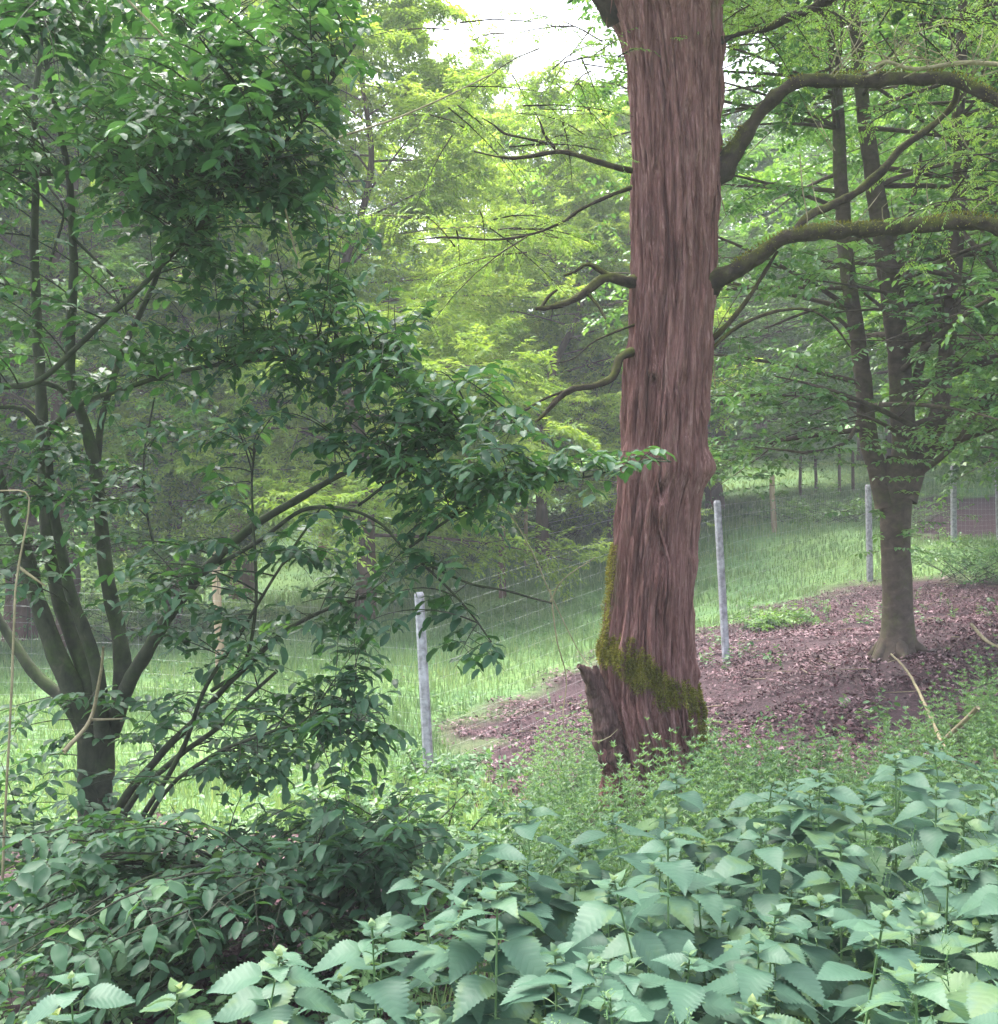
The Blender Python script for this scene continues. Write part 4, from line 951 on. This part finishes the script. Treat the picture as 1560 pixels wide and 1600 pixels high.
bush(230, 20, 3.6, 1.3, M['pale'], 'pale bush in the meadow behind the left shrub', 34, .09)
bush(690, 8.2, 1.0, .5, M['pale'], 'low pale green bush round the foot of the leftmost grey post', 26, .055)
bush(540, 3.6, .7, .42, M['herb'], 'light green herb bush between the dark shrub and the nettles', 26, .045)
bush(700, 4.6, .8, .40, M['herb'], 'light green herb clump between the leftmost post and the nettles', 30, .045)
bush(830, 5.3, .9, .22, M['herb'], 'low green herb clump left of the foot of the red-barked trunk', 30, .04)
bush(620, 5.6, .9, .5, M['pale'], 'pale leafy bush before the leftmost grey post', 30, .05)
bush(60, 3.4, .8, .35, M['herb'], 'yellow-green herb bush low at the bottom left', 22, .045)

# ------------------------------------------------------------------ fence
def fence():
    posts = [(-420, 1230, 9.0, 17), (672, 1236, 9.5, 20, 655, 925), (1135, 1031, 12.5, 14, 1121, 782), (1360, 908, 21, 11, 1357, 757), (1491, 852, 22.5, 10, 1490, 712), (1562, 852, 23.5, 9, 1558, 720), (1720, 850, 25, 9, 1718, 720)]
    A = []
    for p in posts:
        if len(p) == 4:
            b = G((p[0] - 780) / F * p[2], p[2]); t = b + [0, 0, 1.8]
        else:
            b = P(p[0], p[1], p[2]); t = P(p[4], p[5], p[2] + (.12 if p[0] < 1200 else 0))
            b = b.copy(); 
        A.append((b, t, p[3] * .84 / 2 / F * p[2]))
    root = empty('deer_fence', A[1][0], 'tall wire mesh fence on grey posts crossing the slope behind the red-barked trunk', 'fence')
    for k, (b, t, r) in enumerate(A):
        ax = norm(t - b); b0 = b - ax * .35
        sx = norm(np.cross(ax, [0, 1., 0])); sy = np.cross(sx, ax)
        m = MB(); L = np.linalg.norm(t - b0); zs = [0, .2, .4, .6, .8, L - .03, L]
        sc = np.interp(zs, [0, L - .035, L - .03, L], [1, .92, .92, .72])
        # eight sided post with chamfered corners
        sec = np.array([(1, .6), (.6, 1), (-.6, 1), (-1, .6), (-1, -.6), (-.6, -1), (.6, -1), (1, -.6)])
        V = np.array([[b0 + ax * z + (sx * u + sy * v) * r * s * .96 for u, v in sec] for z, s in zip(zs, sc)])
        nn = len(zs); i = np.arange(nn - 1)[:, None] * 8; j = np.arange(8)[None]; j2 = (j + 1) % 8
        m.add(V.reshape(-1, 3), np.stack([i + j, i + j2, i + 8 + j2, i + 8 + j], -1).reshape(-1, 4), 0)
        m.f.append(np.array([[(nn - 1) * 8 + q for q in range(8)]])); m.build('post', M['post'], root, smooth=False)
    for k in range(len(A) - 1):
        (b1, t1, r1), (b2, t2, r2) = A[k], A[k + 1]
        h1, h2 = norm(t1 - b1), norm(t2 - b2)
        m = MB(); Lx = np.linalg.norm(b2 - b1)
        hs = [.05, .15, .25, .35, .46, .58, .70, .84, .98, 1.12, 1.28, 1.44, 1.60, 1.74]
        nseg = 12; t = np.linspace(0, 1, nseg + 1)
        gx = b1[0] + (b2[0] - b1[0]) * t; gy = b1[1] + (b2[1] - b1[1]) * t; gz = hgt(gx, gy)
        lin = b1[2] + (b2[2] - b1[2]) * t; gz = np.maximum(np.minimum(gz, lin + .3), lin - .6); gz[0] = b1[2]; gz[-1] = b2[2]
        base = np.stack([gx, gy - .06, gz], 1); top = (t1 + (t2 - t1) * t[:, None]); top[:, 1] -= .06
        R = .0006 * (1 if k < 2 else 1.2)
        P0 = []; Q = []
        for h in hs:
            pt = base + (top - base) * (h / 1.8)
            P0.append(pt[:-1]); Q.append(pt[1:])
        nv = int(Lx / .15); tv = (np.arange(nv) + .5) / nv
        bb = np.stack([np.interp(tv, t, base[:, i]) for i in range(3)], 1); tt = np.stack([np.interp(tv, t, top[:, i]) for i in range(3)], 1)
        P0.append(bb); Q.append(bb + (tt - bb) * (1.74 / 1.8))
        P0 = np.vstack(P0); Q = np.vstack(Q); d = Q - P0; L = np.linalg.norm(d, axis=1)
        fast_tubes(m, P0, d / L[:, None], L, np.zeros_like(d), np.full(len(L), R), K=2, ns=3, r1=1)
        m.build('wire_mesh', M['wire'], root)
fence()

def far_wires():
    # the far side of the enclosure: three pale strands between two thin posts, in front of the dark bush
    a, b = P(815, 806, 26), P(1060, 752, 27)
    root = empty('wire_fence', P(815, 850, 26), 'three pale wire strands of the far fence before the dark bush', 'fence')
    for dy in (0, 26, 44):
        m = MB(); tube(m, [P(815, 800 + dy, 26), P(940, 776 + dy * .9, 26.4), P(1060, 752 + dy * .8, 27)], [.007] * 3, 5, .5, a=0); m.build('wire', M['wire'], root)
    for x, y, d in ((822, 792, 26), (1062, 750, 27)):
        m = MB(); X = (x - 780) / F * d; z0 = hgt(X, d)
        tube(m, [np.array([X, d + .03, z0 - .1]), P(x, y, d) + [0, .03, .05]], [.05, .045], 10, .3, .1, a=0); m.build('post', M['peeled'], root)
far_wires()

def stake(px, py0, py1, d, wpx, m, label, lean=0, group=None, name='wooden_stake', hook=False):
    b = P(px, py1, d); t = P(px + lean, py0, d)
    g = hgt(b[0], b[1]); b = np.array([b[0], b[1], min(b[2], g) - .1])
    mb = MB(); r = wpx / 2 / F * d
    pts = [b, b + (t - b) * .35 + rng.normal(0, .008, 3), b + (t - b) * .7 + rng.normal(0, .008, 3), t]
    tube(mb, pts, [r, r * .97, r * .93, r * .85], 14, .06, .12, a=.2, seed=int(px), freq=9)
    o = mb.build(name, m); tag(o, label, 'stake', group)
    return o
stake(345, 862, 1062, 13, 14, M['peeled'], 'pale peeled wooden stake in the meadow before the thick reddish trunk', -8)
stake(786, 815, 912, 22, 12, M['redbark'], 'short reddish wooden stake in the middle of the meadow', -2)
stake(1211, 742, 832, 26, 9, M['peeled'], 'pale brown stake on the meadow between two grey posts', -4)
for i, (x, y0, y1) in enumerate([(1251, 705, 770), (1275, 705, 762), (1312, 700, 775), (1333, 700, 790)]):
    stake(x, y0, y1, 34, 5, M['farbark'], ['thin dark stake at the edge of the lawn, first from the left of four', 'thin dark stake at the edge of the lawn, second from the left of four', 'thin dark stake at the edge of the lawn, third from the left of four', 'thin dark stake nearest the forked tree, last of four by the lawn'][i], 0, 'thin stakes at the far lawn')

# fallen sticks on the right
def stick(name, pts, w_, label, side=()):
    mb = MB()
    p3 = [P(*p) for p in pts]
    tube(mb, p3, [q / 2 / F * p[2] for q, p in zip(w_, pts)], 8, .04, .2, a=.5, wob=.01, seed=int(pts[0][0]))
    for s_ in side: tube(mb, [P(*p) for p in s_], [.006, .004, .002], 6, .04, a=.5)
    tag(mb.build(name, M['twig']), label, 'stick')
stick('fallen_stick', [(1393, 1022, 9.9), (1420, 1050, 8.6), (1440, 1090, 7.6), (1468, 1150, 6.6), (1497, 1200, 6.0)], [3, 4, 5, 6, 6], 'long thin pale stick lying from the forked tree down into the herbs')
stick('fallen_stick', [(1464, 1166, 6.3), (1490, 1143, 6.2), (1527, 1107, 6.0)], [8, 8, 7], 'short pale broken stick crossing the long stick on the right')
stick('fallen_stick', [(1518, 975, 9), (1540, 1000, 8.8), (1562, 1012, 8.6)], [5, 5, 4], 'curved brown stick on the litter at the right edge')
stick('dry_stem', [(1554, 1170, 5.2), (1556, 1190, 5.2), (1552, 1225, 5.2)], [4, 5, 4], 'short upright dry stem by the right edge above the nettles')

# ------------------------------------------------------------------ nettles
def nettle_leaf(mb, base, d, up, L, W, tone, droop=.35, twist=0.):
    ns = 29; nt_ = ns
    s = np.linspace(0, 1, nt_)
    prof = np.interp(s, [0, .04, .12, .25, .4, .6, .8, .92, 1], [.0, .34, .48, .5, .45, .31, .15, .06, 0])
    tooth = np.where(np.arange(nt_) % 2 == 0, .92, 1.10)
    ph = rng.uniform(0, 6.28); wav = rng.uniform(0, .035)
    d = norm(d); sd = norm(np.cross(d, up)); n = np.cross(sd, d)
    us = np.array([-1, -.5, 0, .5, 1])
    V = []; UV = []
    for k in range(nt_):
        wk = prof[k] * W
        bendz = -droop * L * s[k] ** 1.8
        for u in us:
            e = tooth[k] if abs(u) == 1 else 1
            ripple = L * (.004 * (1 if k % 2 else -1) * (abs(u) == .5) + wav * math.sin(s[k] * 9 + ph) * abs(u))
            sw = (abs(u) == 1) * (.028 * L * (1 if k % 2 else -.2)) * (-1)
            tw = twist * s[k] * u * wk
            c = base + n * tw + d * (L * s[k] - sw - (.06 * L * abs(u) if k < 3 else 0)) + sd * (u * wk * e) + n * (bendz + ripple + .20 * wk * abs(u) - .10 * wk * u * u) 
            V.append(c); UV.append((u * prof[k] * 2, s[k]))
    Fs = [[a * 5 + b, a * 5 + b + 1, a * 5 + b + 6, a * 5 + b + 5] for a in range(nt_ - 1) for b in range(4)]
    mb.add(V, Fs, tone, UV)
def make_nettle(seed, H, name='nettle'):
    r = np.random.default_rng(seed)
    root = empty(name, (0, 0, 0), 'x', 'nettle', local=True)
    sb = MB(); lb = MB()
    lean = r.normal(0, .05, 2)
    f = lambda z: np.array([lean[0] * z * z / H, lean[1] * z * z / H, z])
    tube(sb, [f(0), f(H * .33), f(H * .66), f(H)], [.0035, .0032, .0028, .002], 4, .1, a=.5)
    z = H; k = 0; az0 = r.uniform(0, 6.28); gap = .007
    while z > .12 and k < 11:
        L = [.022, .048, .085, .118, .132, .132, .125, .115, .11, .10, .09][k] * r.uniform(.64, .88)
        for q in (0, 1):
            az = az0 + k * math.pi / 2 + q * math.pi + r.normal(0, .15)
            el = [1.0, .6, .25, .05, -.08, -.1, -.15, -.2, -.3, -.35, -.4][k] + r.normal(0, .10)
            dr = np.array([math.cos(az) * math.cos(el), math.sin(az) * math.cos(el), math.sin(el)])
            up = np.array([-math.cos(az) * math.sin(el), -math.sin(az) * math.sin(el), math.cos(el)]) + r.normal(0, .12, 3)
            b = f(z); pet = L * (.30 if k > 2 else .12)
            e = b + (dr + [0, 0, .25]) * pet
            tube(sb, [b, (b + e) / 2 + [0, 0, .002], e], [.0014, .0012, .001], 4, .02, a=.5, cap=False)
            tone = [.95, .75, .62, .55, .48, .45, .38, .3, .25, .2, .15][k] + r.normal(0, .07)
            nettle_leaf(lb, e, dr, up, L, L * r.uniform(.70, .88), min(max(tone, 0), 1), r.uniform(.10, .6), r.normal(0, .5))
        z -= gap * r.uniform(.85, 1.15); gap = min(.07, gap * 1.55 + .005); k += 1
    # drooping catkins at the upper nodes
    cb = MB()
    for q in range(6):
        zz = H - r.uniform(.0, .05); az = r.uniform(0, 6.28); b = f(zz)
        o = np.array([math.cos(az), math.sin(az), 0]); L = r.uniform(.008, .022)
        tube(cb, [b, b + o * L * .6 + [0, 0, L * .35], b + o * L * 1.1 + [0, 0, L * .1]], [.0018, .0026, .0012], 5, .006, .5, a=.95)
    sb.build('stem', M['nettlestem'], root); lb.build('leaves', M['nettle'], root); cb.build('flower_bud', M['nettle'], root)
    return root
NP = [make_nettle(500 + i, h) for i, h in enumerate([.80, .74, .84, .68, .76, .72, .62, .86])]
nused = set()
def put_nettle(x, y, s, label, group):
    i = rng.integers(len(NP)); loc = (x, y, hgt(x, y) - .01); rz = rng.uniform(0, 6.28)
    if i not in nused:
        nused.add(i); r = NP[i]; r.location = loc; r.rotation_euler = (0, 0, rz); r.scale = (s,) * 3; r['label'] = label; r['group'] = group; return r
    return copy_tree(NP[i], loc, rz, s, label, group, tilt=(rng.normal(0, .06), rng.normal(0, .06)))
def nettle_field():
    pts = []
    tries = 0
    npoly = np.array([[-.90, 1.50], [-.95, 2.08], [-.5, 2.18], [-.2, 2.5], [.0, 2.8], [.35, 3.05], [1.0, 3.4], [2.6, 3.85], [2.6, 1.2], [.5, 1.1], [-.5, 1.25]])
    while len(pts) < 300 and tries < 30000:
        tries += 1
        x, y = rng.uniform(-1.0, 2.6), rng.uniform(1.1, 4.6)
        if inpoly(np.array(x), np.array(y), npoly) < 0: continue
        if abs(x) > y * .56 + .25: continue
        sp = .092 + .010 * y
        if all((x - a) ** 2 + (y - b) ** 2 > sp * sp for a, b in pts): pts.append((x, y))
    for x, y in pts:
        if y < 1.35: continue
        s = 1.0 - max(0, y - 3.0) * .10 + rng.normal(0, .06)
        px = 780 + x / y * F
        if x < -.25: lab, g = 'pale green stinging nettle at the bottom left below the dark shrub', 'nettles below the shrub'
        elif y > 2.9: lab, g = 'smaller stinging nettle in the rear rows, below the foot of the red-barked trunk', 'nettles in the rear rows'
        else: lab, g = [('large pale stinging nettle in the front patch, left of the red-barked trunk line', 'front nettles on the left'), ('large pale stinging nettle in the front patch, straight below the red-barked trunk', 'front nettles below the trunk'),
            ('large pale stinging nettle in the front patch, below the pale fallen sticks', 'front nettles on the right')][0 if px < 900 else 1 if px < 1230 else 2]
        s = min(s, 1.03)
        if x < -.25: s *= .9
        put_nettle(x, y, s, lab, g)
nettle_field()

# ------------------------------------------------------------------ ground cover: cleavers, herbs, grass, leaf litter
def cleavers():
    mb = MB(); n = 3000; P0 = []; H = []
    while len(P0) < n:
        y = rng.uniform(3.3, 9.5); x = rng.uniform(-.4, 1.05) * y * .52 + .2
        px, py = proj(x, y, hgt(x, y, False))
        ok = (px > 830 and py > 1225 + 25 * math.sin(px / 60)) or (px > 1190 and py > 1140 + (1560 - px) * .27)
        w_ = fbm(x * 1.5, y * 1.5, 0, 7, 2)
        if not ok or w_ < -.22: continue
        if math.hypot(x - .93, y - 6.4) < .36 and y < 6.7: pass
        P0.append((x, y, hgt(x, y) - .02)); H.append(rng.uniform(.22, .52) * (1.05 + w_))
    P0 = np.array(P0); H = np.array(H)
    D = norm(np.stack([rng.normal(0, .25, n), rng.normal(0, .25, n), np.ones(n)], 1)); B = rng.normal(0, .12, (n, 3)); B[:, 2] = -.05
    fast_tubes(mb, P0, D, H, B, np.full(n, .0018), K=4, ns=3)
    nw = 9
    for k in range(nw):
        t = (k + 1) / nw
        p = P0 + D * (H * t)[:, None] + B * (H * t * t)[:, None]
        for q in range(6):
            az = q * 1.047 + rng.uniform(0, 1, n); d = np.stack([np.cos(az), np.sin(az), .25 + .7 * t + rng.normal(0, .15, n)], 1)
            leaves(mb, p, d, np.array([0, 0, 1.]) + rng.normal(0, .2, (n, 3)), rng.uniform(.026, .055, n) * (1.15 - .5 * t), .0085, 'quad', np.clip(rng.normal(.45 + .3 * t, .15, n), 0, 1))
    tag(mb.build('cleavers', M['herb']), 'mass of bright fine-leaved cleavers between the nettles and the leaf litter', 'ground cover', kind='stuff')
cleavers()

def grass():
    mb = MB(); n = 210000
    u = rng.random(n); y = 3.2 + (46 - 3.2) * u ** 1.35; x = rng.uniform(-1, 1, n) * y * .56
    lw = litter_w(x, y)
    near = (y < 7.5) & (x > 1.2)
    k = (lw < .35) & ~near & (rng.random(n) < .35 + .65 * (fbm(x * 1.2, y * 1.2, 0, 9, 3) > -.15))
    x, y = x[k], y[k]; n = len(x); z = hgt(x, y)
    cl = fbm(x * .8, y * .8, 0, 19, 3)
    H = rng.uniform(.07, .20, n) * (1 + 1.1 * np.clip(cl, -.4, .7)) * np.where(y > 34, .7, 1)
    az = rng.uniform(0, 6.28, n); D = np.stack([np.cos(az) * .3, np.sin(az) * .3, np.ones(n)], 1)
    leaves(mb, np.stack([x, y, z - .01], 1), D, np.stack([np.cos(az), np.sin(az), np.zeros(n)], 1), H, .006 + .0006 * y, 'quad', np.clip(rng.normal(.5, .2, n), 0, 1), curl=np.full(n, 2.2))
    tag(mb.build('meadow_grass', M['grass']), 'bright green meadow grass on the slope beyond the fence', 'grass', kind='stuff')
grass()

def herbs():
    mb = MB(); n = 5200
    y = rng.uniform(4.5, 33, n); x = rng.uniform(-1, 1, n) * y * .55
    lw = litter_w(x, y); w_ = fbm(x * .45, y * .45, 0, 29, 3)
    k = ((w_ > .12) & (lw < .4)) | ((lw > .3) & (fbm(x * 1.7, y * 1.7, 0, 33, 2) > .28)) | ((x < -1.2) & (y < 9) & (y > 5.5))
    x, y = x[k], y[k]; n = len(x); z = hgt(x, y)
    L = rng.uniform(.10, .30, n)
    c = (np.stack([x, y, z], 1), norm(np.stack([rng.normal(0, .5, n), rng.normal(0, .5, n), np.ones(n)], 1)), L, np.tile([0, 0, -.1], (n, 1)), np.full(n, .002))
    fast_tubes(mb, *c, K=3, ns=3)
    twig_leaves(mb, *c[:4], 9, .055, .6, 'six', tilt=.4, spread=.95, a=rng.uniform(.2, .7, n))
    tag(mb.build('ground_herbs', M['pale']), 'scattered low leafy herbs on the meadow and litter', 'ground cover', kind='stuff')
herbs()

def litter():
    mb = MB(); n = 420000
    y = 2.2 + (24 - 2.2) * rng.random(n) ** 1.25; x = rng.uniform(-.6, 1, n) * y * .56
    lw = litter_w(x, y); k = rng.random(n) < (lw * 1.1 - .05) * (.55 + 1.4 * fbm(x * 3, y * 3, 0, 88, 3))
    x, y = x[k], y[k]; n = len(x); z = hgt(x, y) + .004 + .026 * rng.random(n)
    az = rng.uniform(0, 6.28, n); D = np.stack([np.cos(az), np.sin(az), rng.normal(0, .25, n)], 1)
    ln = rng.uniform(.018, .05, n) * np.exp(rng.normal(0, .25, n))
    leaves(mb, np.stack([x, y, z], 1), D, np.array([0, 0, 1.]) + rng.normal(0, .35, (n, 3)), ln, ln * .62, 'quad', rng.random(n) ** .9, curl=rng.normal(1, 1.5, n))
    tag(mb.build('leaf_litter', M['litter']), 'purplish brown fallen leaves covering the bare slope under the trees', 'leaf litter', kind='stuff')
    m2 = MB(); n = 420
    y = rng.uniform(6, 20, n); x = rng.uniform(-1, 1, n) * y * .56; k = litter_w(x, y) > .6; x, y = x[k], y[k]; n = len(x)
    az = rng.uniform(0, 6.28, n); D = np.stack([np.cos(az), np.sin(az), rng.normal(0, .08, n)], 1)
    fast_tubes(m2, np.stack([x, y, hgt(x, y) + .03], 1), D, rng.uniform(.1, .5, n), rng.normal(0, .1, (n, 3)) * [1, 1, .2], rng.uniform(.002, .006, n), K=4, ns=4)
    tag(m2.build('fallen_twigs', M['twig']), 'small fallen twigs scattered over the leaf litter', 'twigs', kind='stuff')
litter()

def grass_heads():
    mb = MB(); n = 60
    P0 = []
    for _ in range(n):
        c = [(1530, 2.1), (1500, 2.4), (975, 1.75), (1560, 1.9), (1545, 2.8)][rng.integers(5)]
        px = c[0] + rng.normal(0, 28); y = c[1] + rng.normal(0, .08); x = (px - 780) / F * y; P0.append([x, y, hgt(x, y)])
    P0 = np.array(P0); D = norm(np.stack([rng.normal(0, .1, n), rng.normal(0, .1, n), np.ones(n)], 1)); H = rng.uniform(.62, .82, n)
    B = rng.normal(0, .08, (n, 3))
    c = (P0, D, H, B, np.full(n, .0012)); fast_tubes(mb, *c, K=6, ns=3)
    c2 = children(c, 12, .7, .11, .8, 1, (0, 0, -.1), 0, minl=.02); fast_tubes(mb, *c2, K=2, ns=3)
    twig_leaves(mb, *c2[:4], 7, .006, .5, 'quad', spread=.5, a=np.full(len(c2[0]), .8))
    tag(mb.build('seeding_grass', M['herb']), 'fine seeding grass stems among the front nettles at the bottom', 'grass', kind='stuff')
grass_heads()

def haze():  # added volume imitating lens veil and lifted blacks, not mist in the wood
    mb = MB(); x0, x1, y0, y1, z0, z1 = -110, 110, -14, 135, -12, 32
    v = [(x, y, z) for x in (x0, x1) for y in (y0, y1) for z in (z0, z1)]
    mb.add(v, [[0, 1, 3, 2], [4, 6, 7, 5], [0, 4, 5, 1], [2, 3, 7, 6], [0, 2, 6, 4], [1, 5, 7, 3]])
    m, n, o = mat('lens_haze'); p = n.nodes.new('ShaderNodeVolumePrincipled')
    p.inputs['Color'].default_value = (.90, .95, 1, 1); p.inputs['Density'].default_value = HAZE
    n.links.new(p.outputs[0], o.inputs['Volume'])
    tag(mb.build('haze', m, smooth=False), 'added pale volume imitating lens haze', 'haze', kind='stuff')
HAZE = .0028
haze()
